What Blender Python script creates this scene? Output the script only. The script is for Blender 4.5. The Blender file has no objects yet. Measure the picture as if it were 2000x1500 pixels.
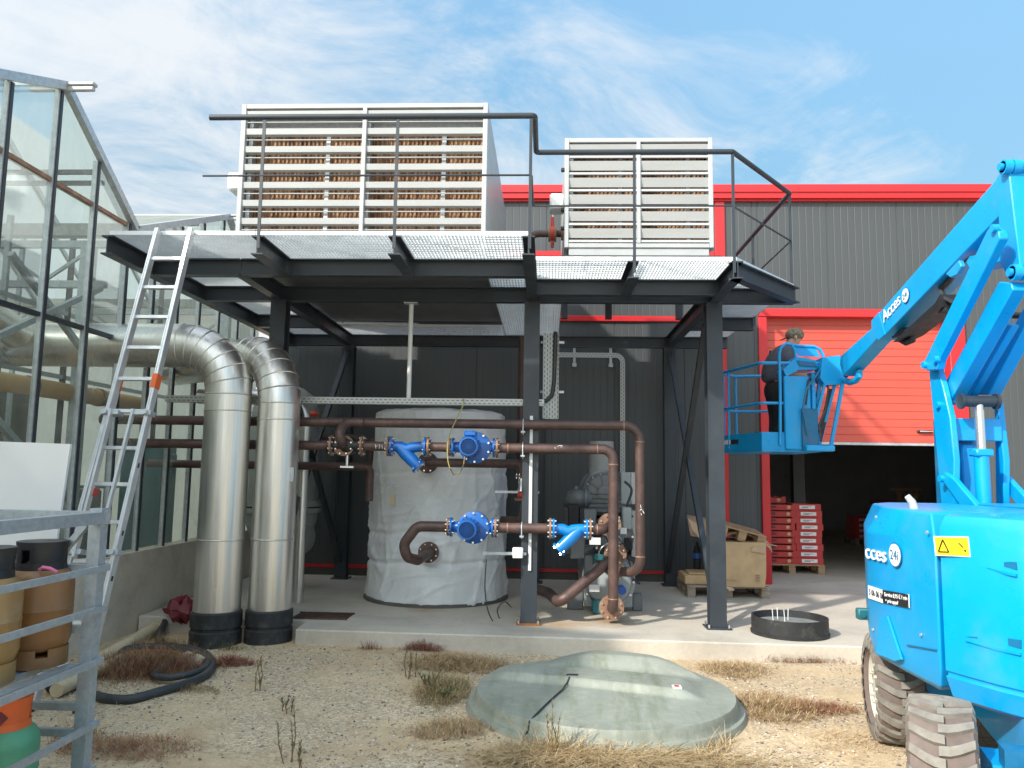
import bpy, bmesh, math, random
from mathutils import Vector, Matrix
random.seed(7)
S = bpy.context.scene
COL = S.collection
R = math.radians
PI = math.pi

# ------------------------------------------------------------------ camera
F, CXP, CYP = 1531.0, 1000.0, 750.0          # focal length in pixels of the 2000 x 1500 photograph
CAM = Vector((0, 0, 1.65))
_y, _p, _r = R(2.64), R(6.38), R(0.865)
_f = Vector((-math.sin(_y) * math.cos(_p), math.cos(_y) * math.cos(_p), math.sin(_p)))
_rt = Vector((math.cos(_y), math.sin(_y), 0))
_up = _rt.cross(_f)
AR = _rt * math.cos(_r) + _up * math.sin(_r)
AU = -_rt * math.sin(_r) + _up * math.cos(_r)
cam = bpy.data.objects.new('camera', bpy.data.cameras.new('camera'))
COL.objects.link(cam)
m = Matrix.Identity(4)
for i in range(3):
    m[i][0], m[i][1], m[i][2], m[i][3] = AR[i], AU[i], -_f[i], CAM[i]
cam.matrix_world = m
cam.data.sensor_width = 36
cam.data.lens = F / 2000 * 36
cam.data.clip_end = 2000
cam.data.clip_start = 0.05
S.camera = cam

# ------------------------------------------------------------------ sky, sun, exposure
SUN_EL, SUN_AZ = 35.0, 45.0                  # shadows run towards +X +Y, 45 degrees off the +Y axis
S.view_settings.view_transform = 'Standard'
S.view_settings.look = 'None'
S.view_settings.exposure = 0.9
S.view_settings.gamma = 1
W = bpy.data.worlds.new('World'); S.world = W; W.use_nodes = True
wt = W.node_tree; wt.nodes.clear()
def wn(t, **k):
    n = wt.nodes.new(t)
    for a, b in k.items(): setattr(n, a, b)
    return n
def wmath(op, a, b=None, c=None):
    n = wn('ShaderNodeMath', operation=op)
    for i, v in enumerate((a, b, c)):
        if v is None: continue
        if isinstance(v, (int, float)): n.inputs[i].default_value = v
        else: wt.links.new(v, n.inputs[i])
    return n.outputs[0]
sky = wn('ShaderNodeTexSky', sky_type='NISHITA')
sky.sun_disc = False
sky.sun_elevation = R(SUN_EL)
sky.sun_rotation = R(180 + SUN_AZ)
sky.air_density = 1.0; sky.dust_density = 0.6; sky.ozone_density = 2.0
tc = wn('ShaderNodeTexCoord'); sx = wn('ShaderNodeSeparateXYZ')
wt.links.new(tc.outputs['Generated'], sx.inputs[0])
zz = wmath('ADD', wmath('MAXIMUM', sx.outputs[2], 0.0), 0.16)
cu = wmath('DIVIDE', sx.outputs[0], zz); cv = wmath('DIVIDE', sx.outputs[1], zz)
def cloud_noise(ax, ay, bx, by, scale, detail, rough, dist, off):
    cb = wn('ShaderNodeCombineXYZ')
    wt.links.new(wmath('ADD', wmath('MULTIPLY', cu, ax), wmath('MULTIPLY', cv, ay)), cb.inputs[0])
    wt.links.new(wmath('ADD', wmath('MULTIPLY', cu, bx), wmath('MULTIPLY', cv, by)), cb.inputs[1])
    cb.inputs[2].default_value = off
    n = wn('ShaderNodeTexNoise')
    n.inputs['Scale'].default_value = scale; n.inputs['Detail'].default_value = detail
    n.inputs['Roughness'].default_value = rough; n.inputs['Distortion'].default_value = dist
    wt.links.new(cb.outputs[0], n.inputs['Vector'])
    return n.outputs['Fac']
big = cloud_noise(0.8, 0.5, -0.4, 0.75, 0.55, 2, 0.5, 0.3, 5.9)
fib = cloud_noise(1.1, 0.75, -0.8, 1.15, 1.6, 11, 0.64, 0.7, 2.4)
fine = cloud_noise(0.5, 0.35, -1.3, 1.6, 5.0, 8, 0.66, 0.7, 1.7)
mix = wmath('ADD', wmath('ADD', wmath('MULTIPLY', big, 0.75), wmath('MULTIPLY', fib, 0.55)), wmath('MULTIPLY', fine, 0.12))
# more cloud over the greenhouse side, clearer sky over the warehouse
mix = wmath('SUBTRACT', mix, wmath('MULTIPLY', wmath('MAXIMUM', wmath('MINIMUM', cu, 1.2), -0.8), 0.075))
mr = wn('ShaderNodeMapRange', interpolation_type='SMOOTHSTEP')
mr.inputs['From Min'].default_value = 0.635; mr.inputs['From Max'].default_value = 0.9
wt.links.new(mix, mr.inputs['Value'])
# a brighter milky band near the horizon
hz = wn('ShaderNodeMapRange', interpolation_type='SMOOTHSTEP')
hz.inputs['From Min'].default_value = 0.36; hz.inputs['From Max'].default_value = 0.14
hz.inputs['To Min'].default_value = 0.0; hz.inputs['To Max'].default_value = 0.75
wt.links.new(sx.outputs[2], hz.inputs['Value'])
dens = wmath('MINIMUM', wmath('ADD', wmath('MULTIPLY', mr.outputs[0], 0.9), wmath('MULTIPLY', hz.outputs[0], wmath('MULTIPLY', fib, 1.3))), 0.95)
dens = wmath('MAXIMUM', dens, 0.07)
sc = wn('ShaderNodeVectorMath', operation='SCALE'); wt.links.new(sky.outputs[0], sc.inputs[0])
lev = wn('ShaderNodeMapRange', interpolation_type='SMOOTHSTEP')      # zenith raised as added fill light for the shaded parts
lev.inputs['From Min'].default_value = 0.1; lev.inputs['From Max'].default_value = 0.95
lev.inputs['To Min'].default_value = 0.074; lev.inputs['To Max'].default_value = 0.3
wt.links.new(sx.outputs[2], lev.inputs['Value']); wt.links.new(lev.outputs[0], sc.inputs['Scale'])
tint = wn('ShaderNodeMixRGB', blend_type='MULTIPLY'); tint.inputs[0].default_value = 1
tint.inputs[2].default_value = (0.76, 0.98, 0.87, 1)
wt.links.new(sc.outputs[0], tint.inputs[1])
mx = wn('ShaderNodeMixRGB'); mx.inputs[2].default_value = (0.5, 0.515, 0.53, 1)
wt.links.new(dens, mx.inputs[0]); wt.links.new(tint.outputs[0], mx.inputs[1])
bg = wn('ShaderNodeBackground'); bg.inputs['Strength'].default_value = 1.0
# added glow lobe round the sun direction, out of view, to fill the shade
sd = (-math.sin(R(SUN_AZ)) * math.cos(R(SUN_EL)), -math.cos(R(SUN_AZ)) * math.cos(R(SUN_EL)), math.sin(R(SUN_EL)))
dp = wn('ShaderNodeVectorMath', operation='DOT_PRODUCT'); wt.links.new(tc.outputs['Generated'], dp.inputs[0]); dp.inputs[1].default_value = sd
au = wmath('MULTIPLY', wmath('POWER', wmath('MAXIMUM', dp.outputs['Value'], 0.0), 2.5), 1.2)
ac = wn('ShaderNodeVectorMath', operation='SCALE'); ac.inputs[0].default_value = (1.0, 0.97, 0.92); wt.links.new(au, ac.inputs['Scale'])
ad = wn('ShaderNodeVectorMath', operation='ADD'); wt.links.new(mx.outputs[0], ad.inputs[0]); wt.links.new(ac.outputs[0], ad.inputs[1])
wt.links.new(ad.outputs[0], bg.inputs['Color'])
wo = wn('ShaderNodeOutputWorld'); wt.links.new(bg.outputs[0], wo.inputs['Surface'])

sun = bpy.data.objects.new('sun', bpy.data.lights.new('sun', 'SUN')); COL.objects.link(sun)
sun.data.energy = 2.9; sun.data.angle = R(1.6); sun.data.color = (1.0, 0.945, 0.86)
to_sun = Vector((-math.sin(R(SUN_AZ)) * math.cos(R(SUN_EL)), -math.cos(R(SUN_AZ)) * math.cos(R(SUN_EL)), math.sin(R(SUN_EL))))
sun.rotation_euler = to_sun.to_track_quat('Z', 'Y').to_euler()
sun.location = to_sun * 60

# ------------------------------------------------------------------ helpers
V = Vector
def ray(x, y):
    return _f + AR * ((x - CXP) / F) - AU * ((y - CYP) / F)
def at(x, y, **k):
    """world point seen at photo pixel (x, y) lying on the plane X=, Y= or Z= given"""
    d = ray(x, y); (a, v), = k.items(); i = 'XYZ'.index(a)
    return CAM + d * ((v - CAM[i]) / d[i])

class MB:
    """collects shapes, then links them as ONE mesh object"""
    def __init__(s): s.v = []; s.f = []; s.m = []; s.cur = 0
    def mat(s, i): s.cur = i; return s
    def add(s, vs, fs):
        b = len(s.v); s.v += [V(p) for p in vs]
        for f in fs: s.f.append(tuple(b + i for i in f)); s.m.append(s.cur)
        return s
    def box(s, lo, hi, bev=0, rot=0, piv=None):
        lo, hi = V(lo), V(hi)
        lo, hi = V(map(min, lo, hi)), V(map(max, lo, hi))
        if bev:
            e = [min(bev, (hi[i] - lo[i]) * .45) for i in range(3)]
            pts = []
            for sx_ in (0, 1):
                for sy_ in (0, 1):
                    for sz_ in (0, 1):
                        c = [hi[i] if q else lo[i] for i, q in enumerate((sx_, sy_, sz_))]
                        d = [-e[i] if q else e[i] for i, q in enumerate((sx_, sy_, sz_))]
                        for k in range(3):
                            pts.append(V([c[i] if i == k else c[i] + d[i] for i in range(3)]))
            bm = bmesh.new()
            for p in pts: bm.verts.new(p)
            bmesh.ops.convex_hull(bm, input=bm.verts)
            bmesh.ops.dissolve_limit(bm, angle_limit=0.01, verts=bm.verts, edges=bm.edges)
            bm.verts.index_update()
            vs = [v.co.copy() for v in bm.verts]; fs = [[v.index for v in f.verts] for f in bm.faces]
            bm.free()
        else:
            x0, y0, z0 = lo; x1, y1, z1 = hi
            vs = [V(p) for p in ((x0,y0,z0),(x1,y0,z0),(x1,y1,z0),(x0,y1,z0),(x0,y0,z1),(x1,y0,z1),(x1,y1,z1),(x0,y1,z1))]
            fs = [(0,3,2,1),(4,5,6,7),(0,1,5,4),(1,2,6,5),(2,3,7,6),(3,0,4,7)]
        if rot:
            c = V(piv) if piv else (lo + hi) / 2
            M = Matrix.Rotation(rot, 3, 'Z'); vs = [c + M @ (p - c) for p in vs]
        return s.add(vs, fs)
    def obox(s, c, ax, ay, az, sx, sy, sz):
        """box at centre c with unit axes ax, ay, az and full sizes"""
        c = V(c); vs = []
        for k in ((-1,-1,-1),(1,-1,-1),(1,1,-1),(-1,1,-1),(-1,-1,1),(1,-1,1),(1,1,1),(-1,1,1)):
            vs.append(c + V(ax) * (k[0] * sx / 2) + V(ay) * (k[1] * sy / 2) + V(az) * (k[2] * sz / 2))
        return s.add(vs, [(0,3,2,1),(4,5,6,7),(0,1,5,4),(1,2,6,5),(2,3,7,6),(3,0,4,7)])
    def bar(s, p0, p1, w, h, up=(0, 0, 1)):
        p0, p1 = V(p0), V(p1); d = (p1 - p0); L = d.length; d.normalize()
        a = d.cross(V(up)); 
        if a.length < 1e-4: a = d.cross(V((1, 0, 0)))
        a.normalize(); b = a.cross(d)
        return s.obox((p0 + p1) / 2, d, a, b, L, w, h)
    def prism(s, pts, vec):
        pts = [V(p) for p in pts]; vec = V(vec); n = len(pts)
        nrm = V((0, 0, 0))
        for i in range(n): nrm += pts[i].cross(pts[(i + 1) % n])
        if nrm.dot(vec) > 0: pts = pts[::-1]
        vs = pts + [p + vec for p in pts]
        fs = [tuple(range(n)), tuple(range(2 * n - 1, n - 1, -1))]
        fs += [(i, i + n, (i + 1) % n + n, (i + 1) % n) for i in range(n)]
        return s.add(vs, fs)
    def loft(s, rings, cap=True, closed=True):
        n = len(rings[0]); vs = [p for r_ in rings for p in r_]; fs = []
        for k in range(len(rings) - 1):
            for i in range(n if closed else n - 1):
                j = (i + 1) % n
                fs.append((k * n + i, k * n + j, (k + 1) * n + j, (k + 1) * n + i))
        if cap and closed:
            fs.append(tuple(range(n - 1, -1, -1))); fs.append(tuple((len(rings) - 1) * n + i for i in range(n)))
        return s.add(vs, fs)
    def tube(s, path, r, seg=14, cap=True, closed=False):
        path = [V(p) for p in path]; n = len(path)
        rs = r if isinstance(r, (list, tuple)) else [r] * n
        T = []
        for i in range(n):
            if closed: t = path[(i + 1) % n] - path[i - 1]
            else: t = path[min(i + 1, n - 1)] - path[max(i - 1, 0)]
            T.append(t.normalized())
        a = T[0].cross(V((0, 0, 1)))
        if a.length < 1e-3: a = T[0].cross(V((0, 1, 0)))
        a.normalize(); rings = []
        for i in range(n):
            a = (a - T[i] * a.dot(T[i])).normalized(); b = T[i].cross(a)
            k = 1.0
            rings.append([path[i] + (a * math.cos(2 * PI * j / seg) + b * math.sin(2 * PI * j / seg)) * rs[i] for j in range(seg)])
        if closed: rings.append(rings[0])
        return s.loft(rings, cap and not closed)
    def cyl(s, p0, p1, r, seg=20, r2=None):
        return s.tube([p0, p1], [r, r if r2 is None else r2], seg)
    def lathe(s, prof, c, axis=(0, 0, 1), seg=32):
        """prof: list of (radius, height along axis)"""
        c = V(c); ax = V(axis).normalized(); a = ax.cross(V((0, 0, 1)))
        if a.length < 1e-3: a = ax.cross(V((0, 1, 0)))
        a.normalize(); b = ax.cross(a)
        rings = [[c + ax * h + (a * math.cos(2 * PI * j / seg) + b * math.sin(2 * PI * j / seg)) * max(r_, 1e-4) for j in range(seg)] for r_, h in prof]
        return s.loft(rings)
    def sphere(s, c, r, seg=16, rings=8, sq=(1, 1, 1)):
        c = V(c); rr = []
        for i in range(rings + 1):
            t = -PI / 2 + PI * i / rings; q = max(math.cos(t), 1e-3) * r
            rr.append([c + V((q * math.cos(2 * PI * j / seg) * sq[0], q * math.sin(2 * PI * j / seg) * sq[1], r * math.sin(t) * sq[2])) for j in range(seg)])
        return s.loft(rr)
    def ibeam(s, p0, p1, w=.1, h=.16, tf=.012, tw=.008, up=(0, 0, 1)):
        """I-section from p0 to p1, the points being on its centre line"""
        p0, p1 = V(p0), V(p1); d = (p1 - p0).normalized(); a = d.cross(V(up)).normalized(); b = a.cross(d)
        A, B, c, e = w / 2, h / 2, tw / 2, h / 2 - tf
        pr = [(-A,-B),(A,-B),(A,-e),(c,-e),(c,e),(A,e),(A,B),(-A,B),(-A,e),(-c,e),(-c,-e),(-A,-e)]
        rings = [[p + a * x + b * y for x, y in pr] for p in (p0, p1)]
        n = 12; vs = rings[0] + rings[1]
        fs = [(i, (i + 1) % n, (i + 1) % n + n, i + n) for i in range(n)]
        for o in (0, n): fs += [(o, o+1, o+2, o+11), (o+2, o+3, o+10, o+11), (o+3, o+4, o+9, o+10), (o+4, o+5, o+8, o+9), (o+5, o+6, o+7, o+8)]
        return s.add(vs, fs)
    def build(s, name, mats, parent=None, smooth=True, ang=38, origin=None):
        if not isinstance(mats, (list, tuple)): mats = [mats]
        vs = s.v
        if parent is not None: off = wloc(parent)
        elif origin is not None: off = V(origin)
        else:
            lo = V([min(p[i] for p in vs) for i in range(3)]); hi = V([max(p[i] for p in vs) for i in range(3)])
            off = V(((lo.x + hi.x) / 2, (lo.y + hi.y) / 2, lo.z))
        me = bpy.data.meshes.new(name)
        me.from_pydata([p - off for p in vs], [], s.f)
        bm = bmesh.new(); bm.from_mesh(me); bmesh.ops.recalc_face_normals(bm, faces=bm.faces); bm.to_mesh(me); bm.free()
        for mt in mats: me.materials.append(mt)
        me.polygons.foreach_set('material_index', s.m)
        if smooth:
            me.polygons.foreach_set('use_smooth', [True] * len(me.polygons))
            me.set_sharp_from_angle(angle=R(ang))
        o = bpy.data.objects.new(name, me); COL.objects.link(o)
        if parent is not None: o.parent = parent
        else: o.location = off
        return o

def wloc(o):
    p = V((0, 0, 0))
    while o is not None: p += V(o.location); o = o.parent
    return p
def tag(o, label=None, cat=None, group=None, kind=None):
    if label: o['label'] = label
    if cat: o['category'] = cat
    if group: o['group'] = group
    if kind: o['kind'] = kind
    return o
def thing(name, loc, label, cat, group=None):
    o = bpy.data.objects.new(name, None); COL.objects.link(o); o.location = loc
    o.empty_display_size = .2
    return tag(o, label, cat, group)
def copy_thing(o, loc, label=None, parent=None):
    c = o.copy(); COL.objects.link(c)
    if parent is not None: c.parent = parent
    else: c.location = loc
    if label: c['label'] = label
    for ch in [q for q in bpy.data.objects if q.parent == o]: copy_thing(ch, None, None, c)
    return c
def fillet(pts, rad, n=7):
    """polyline with its inner corners rounded"""
    pts = [V(p) for p in pts]; out = [pts[0]]
    for i in range(1, len(pts) - 1):
        p, a, b = pts[i], pts[i - 1], pts[i + 1]
        u, w_ = (a - p), (b - p); la, lb = u.length, w_.length; u.normalize(); w_.normalize()
        th = u.angle(w_)
        t = min(rad / math.tan(th / 2), la * .499, lb * .499); r_ = t * math.tan(th / 2)
        c = p + (u + w_).normalized() * (r_ / math.sin(th / 2))
        s0, s1 = p + u * t - c, p + w_ * t - c
        ang = s0.angle(s1); ax = s0.cross(s1)
        if ax.length < 1e-9: out.append(p); continue
        ax.normalize()
        for k in range(n + 1): out.append(c + Matrix.Rotation(ang * k / n, 3, ax) @ s0)
    out.append(pts[-1]); return out

def smooth(pts, n=6):
    out = []
    for i in range(len(pts) - 1):
        p0, p1, p2, p3 = pts[max(i - 1, 0)], pts[i], pts[i + 1], pts[min(i + 2, len(pts) - 1)]
        for k in range(n):
            t = k / n; out.append(.5 * ((2 * p1) + (p2 - p0) * t + (2 * p0 - 5 * p1 + 4 * p2 - p3) * t * t + (3 * p1 - p0 - 3 * p2 + p3) * t ** 3))
    return out + [pts[-1]]
# ------------------------------------------------------------------ materials
def nodes(name):
    mt = bpy.data.materials.new(name); mt.use_nodes = True
    nt = mt.node_tree; return mt, nt, nt.nodes['Principled BSDF']
def lk(nt, a, b): nt.links.new(a, b)
def noise(nt, scale, detail=4, rough=.55, coord='Object', stretch=None, dist=0):
    if coord == 'World': src = nt.nodes.new('ShaderNodeNewGeometry').outputs['Position']
    else: src = nt.nodes.new('ShaderNodeTexCoord').outputs[coord]
    if stretch:
        mp = nt.nodes.new('ShaderNodeMapping'); mp.inputs['Scale'].default_value = stretch
        lk(nt, src, mp.inputs['Vector']); src = mp.outputs[0]
    n = nt.nodes.new('ShaderNodeTexNoise'); n.inputs['Scale'].default_value = scale
    n.inputs['Detail'].default_value = detail; n.inputs['Roughness'].default_value = rough; n.inputs['Distortion'].default_value = dist
    lk(nt, src, n.inputs['Vector']); return n.outputs['Fac']
def ramp(nt, fac, stops):
    r_ = nt.nodes.new('ShaderNodeValToRGB'); e = r_.color_ramp.elements
    while len(e) < len(stops): e.new(.5)
    for i, (p, c) in enumerate(stops):
        e[i].position = p; e[i].color = (*c, 1) if len(c) == 3 else c
    lk(nt, fac, r_.inputs['Fac']); return r_.outputs['Color']
def bump(nt, b, fac, strength, dist=.01):
    n = nt.nodes.new('ShaderNodeBump'); n.inputs['Strength'].default_value = strength; n.inputs['Distance'].default_value = dist
    lk(nt, fac, n.inputs['Height'])
    lk(nt, n.outputs[0], b.inputs['Normal'])
def mixc(nt, fac, a, b, mode='MIX'):
    n = nt.nodes.new('ShaderNodeMixRGB'); n.blend_type = mode
    for i, v in ((0, fac), (1, a), (2, b)):
        if isinstance(v, (int, float)): n.inputs[i].default_value = v
        elif isinstance(v, (tuple, list)): n.inputs[i].default_value = (*v[:3], 1)
        else: lk(nt, v, n.inputs[i])
    return n.outputs[0]
def paint(name, c, rough=.45, metal=0, var=.12, scale=9, bmp=0, bscale=60, stretch=None, spec=.5, coord='Object', rvar=.0, coat=0, dirt=None, dirt_amt=.3):
    """plain surface with a little uneven tone"""
    mt, nt, b = nodes(name)
    f = noise(nt, scale, 5, .6, coord, stretch)
    lo = [max(0, q * (1 - var)) for q in c]; hi = [min(1, q * (1 + var)) for q in c]
    colr = ramp(nt, f, [(.3, lo), (.7, hi)])
    if dirt:
        d = noise(nt, scale * .55 + .8, 7, .7, coord)
        dm = ramp(nt, d, [(.52, (0, 0, 0)), (.78, (dirt_amt,) * 3)])
        colr = mixc(nt, dm, colr, dirt)
    lk(nt, colr, b.inputs['Base Color'])
    b.inputs['Metallic'].default_value = metal
    b.inputs['Specular IOR Level'].default_value = spec
    if coat: b.inputs['Coat Weight'].default_value = coat; b.inputs['Coat Roughness'].default_value = .08
    if rvar: lk(nt, ramp(nt, noise(nt, scale * 1.7, 5, .6, coord), [(.3, (max(0, rough - rvar),) * 3), (.7, (rough + rvar,) * 3)]), b.inputs['Roughness'])
    else: b.inputs['Roughness'].default_value = rough
    if bmp: bump(nt, b, noise(nt, bscale, 4, .6, coord), bmp, .004)
    return mt
M = {}
M['steel'] = paint('anthracite_steel_paint', (.03, .038, .047), .42, var=.16, scale=3, rvar=.06, dirt=(.13, .12, .1), dirt_amt=.25)
M['alu'] = paint('white_aluminium', (.43, .44, .44), .42, var=.06, scale=4, rvar=.06, dirt=(.4, .38, .33), dirt_amt=.2)
M['louvre'] = paint('louvre_aluminium', (.4, .405, .395), .4, var=.07, scale=3, stretch=(.3, 1, 3), rvar=.06, dirt=(.36, .34, .3), dirt_amt=.25)
M['galv'] = paint('galvanised_steel', (.5, .53, .55), .45, metal=.55, var=.16, scale=22, rvar=.08)
M['grating'] = paint('galvanised_grating', (.74, .77, .78), .5, metal=.15, var=.1, scale=8)
M['chrome'] = paint('bright_steel', (.75, .76, .78), .25, metal=.9, var=.05)
M['rack'] = paint('rack_galvanised', (.36, .41, .44), .45, metal=.45, var=.16, scale=30, rvar=.1)
M['ladder'] = paint('ladder_aluminium', (.68, .69, .7), .36, metal=.6, var=.08, scale=12, rvar=.08)
M['orange'] = paint('orange_plastic', (.75, .13, .025), .5, var=.1)
M['blackplastic'] = paint('black_plastic', (.018, .018, .02), .45, var=.2, rvar=.1)
M['rubber'] = paint('black_rubber', (.02, .021, .022), .6, var=.25, scale=14, dirt=(.2, .19, .16), dirt_amt=.35, bmp=.2)
M['whiteplastic'] = paint('white_plastic', (.74, .75, .74), .45, var=.05)
M['board'] = paint('white_board', (.72, .72, .71), .4, var=.03, scale=2, dirt=(.5, .48, .44), dirt_amt=.12)
M['bluepaint'] = paint('blue_cast_paint', (.004, .115, .42), .3, var=.14, scale=14, coat=.3, bmp=.08, bscale=80)
M['liftblue'] = paint('sky_blue_paint', (.0, .315, .68), .36, var=.06, scale=2.5, coat=.12, rvar=.12, dirt=(.16, .28, .36), dirt_amt=.3)
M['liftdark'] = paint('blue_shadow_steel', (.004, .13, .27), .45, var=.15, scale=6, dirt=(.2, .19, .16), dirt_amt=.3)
M['red'] = paint('red_trim', (.56, .022, .026), .4, var=.06, scale=2, rvar=.05)
M['door'] = paint('red_door', (.57, .085, .058), .45, var=.05, scale=1.5, rvar=.05)
M['interior'] = paint('grey_interior_panel', (.55, .56, .56), .6, var=.08, scale=2)
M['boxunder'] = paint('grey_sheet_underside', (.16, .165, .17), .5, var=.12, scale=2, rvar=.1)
M['wood'] = paint('pallet_wood', (.38, .25, .14), .75, var=.3, scale=12, stretch=(1, 1, 6), bmp=.3)
M['greywood'] = paint('weathered_pallet_wood', (.3, .24, .18), .8, var=.35, scale=14, stretch=(1, 1, 6), bmp=.3)
M['card'] = paint('cardboard', (.52, .36, .2), .8, var=.13, scale=5, dirt=(.3, .19, .1), dirt_amt=.4)
M['cardpale'] = paint('pale_cardboard', (.5, .35, .23), .8, var=.1, scale=4)
M['crate'] = paint('red_crate', (.5, .035, .03), .5, var=.14, scale=8)
M['yellow'] = paint('yellow_sticker', (.85, .6, .02), .4, var=.05)
M['white'] = paint('white_marking', (.8, .8, .8), .5, var=.03)
M['black'] = paint('black_marking', (.015, .015, .018), .5, var=.1)
M['dark'] = paint('dark_void', (.012, .012, .013), .7, var=.2)
M['tan'] = paint('tan_cylinder_paint', (.24, .115, .04), .4, var=.16, scale=7, stretch=(1, 1, .3), dirt=(.36, .28, .2), dirt_amt=.4, rvar=.08, bmp=.05)
M['green'] = paint('green_cylinder_paint', (.1, .33, .18), .42, var=.1, scale=6, dirt=(.3, .33, .26), dirt_amt=.35, rvar=.08)
M['pvc'] = paint('cream_pvc', (.58, .47, .3), .5, var=.12, scale=6, dirt=(.3, .2, .1), dirt_amt=.4)
M['hose'] = paint('black_hose', (.03, .034, .038), .5, var=.2, scale=10, dirt=(.2, .18, .15), dirt_amt=.3)
M['bag'] = paint('maroon_bag', (.17, .022, .03), .55, var=.25, scale=8)
M['stone'] = paint('pale_rock', (.5, .42, .3), .85, var=.25, scale=10, bmp=.5, bscale=25)
M['chill'] = paint('grey_machine_paint', (.13, .14, .145), .42, var=.15, scale=7, rvar=.08, bmp=.06)
M['chilllight'] = paint('light_grey_machine', (.3, .33, .33), .42, var=.1, scale=7, rvar=.06)
M['teal'] = paint('teal_paint', (.02, .14, .16), .5, var=.15)
M['grp'] = paint('grey_vessel', (.34, .35, .33), .5, var=.08, scale=3, dirt=(.2, .19, .16), dirt_amt=.3)
M['skin'] = paint('skin', (.42, .24, .17), .55, var=.08)
M['shirt'] = paint('dark_grey_cloth', (.075, .078, .09), .85, var=.15, scale=14)
M['trouser'] = paint('black_cloth', (.014, .013, .013), .85, var=.3, scale=12)
M['cap'] = paint('camouflage_cloth', (.16, .13, .09), .85, var=.6, scale=38)
M['tyregrey'] = paint('dusty_tyre', (.21, .193, .165), .85, var=.22, scale=16, bmp=.4, bscale=40, dirt=(.2, .1, .07), dirt_amt=.5)
M['tyreside'] = paint('dusty_tyre_side', (.15, .115, .098), .85, var=.25, scale=10, bmp=.3)
M['rim'] = paint('grey_wheel_rim', (.5, .47, .4), .6, var=.12)
M['ropewhite'] = paint('yellow_cable', (.42, .36, .12), .5, var=.15)
M['orangepipe'] = paint('orange_pipe', (.55, .3, .1), .5, var=.1)
M['bluepad'] = paint('blue_tag', (.02, .1, .4), .5)
M['valvered'] = paint('red_valve', (.6, .05, .03), .45, var=.1)
M['pad'] = None
M['bluedeep'] = paint('deep_blue_paint', (.003, .06, .24), .4, var=.15)

def rusty(name, c0, c1, rough=.55, sc=7):
    mt, nt, b = nodes(name)
    a = noise(nt, sc, 7, .65); g = noise(nt, sc * 5, 5, .6)
    c = ramp(nt, a, [(.28, [q * .75 for q in c0]), (.5, c0), (.68, c1), (.85, [min(1, q * 1.3) for q in c1])])
    c = mixc(nt, .35, c, ramp(nt, g, [(.3, (.35, .35, .35)), (.7, (1, 1, 1))]), 'MULTIPLY')
    lk(nt, c, b.inputs['Base Color']); b.inputs['Roughness'].default_value = rough; b.inputs['Metallic'].default_value = .25
    bump(nt, b, g, .12, .003); return mt
M['pipe'] = rusty('rusty_dark_pipe', (.115, .07, .06), (.17, .1, .08), .5)
M['flange'] = rusty('orange_rust_flange', (.33, .18, .11), (.45, .28, .18), .6, 12)
M['rustplate'] = rusty('rusty_plate', (.42, .15, .035), (.5, .22, .07), .7, 12)
M['rustgrid'] = rusty('rusty_grid', (.12, .07, .05), (.2, .11, .07), .8, 20)

def brushed():
    mt, nt, b = nodes('brushed_duct_cladding')
    n1 = noise(nt, 3, 6, .65, 'Object', (14, 14, .35)); n2 = noise(nt, 2.2, 4, .5)
    lk(nt, ramp(nt, n1, [(.3, (.66, .635, .59)), (.7, (.84, .82, .77))]), b.inputs['Base Color'])
    b.inputs['Metallic'].default_value = .95
    lk(nt, ramp(nt, mixc(nt, .5, n1, n2), [(.35, (.27,) * 3), (.65, (.42,) * 3)]), b.inputs['Roughness'])
    bump(nt, b, n1, .08, .004); return mt
M['duct'] = brushed()

def cladding(name, c):
    mt, nt, b = nodes(name)
    n1 = noise(nt, .8, 4, .5, 'Object', (1, 1, .25)); n2 = noise(nt, 5, 6, .65, 'Object', (1, 1, .2))
    col = ramp(nt, mixc(nt, .4, n1, n2), [(.3, [q * .9 for q in c]), (.7, [q * 1.1 for q in c])])
    lk(nt, col, b.inputs['Base Color']); b.inputs['Roughness'].default_value = .42
    return mt
M['clad'] = cladding('anthracite_cladding', (.066, .072, .074))

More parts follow.
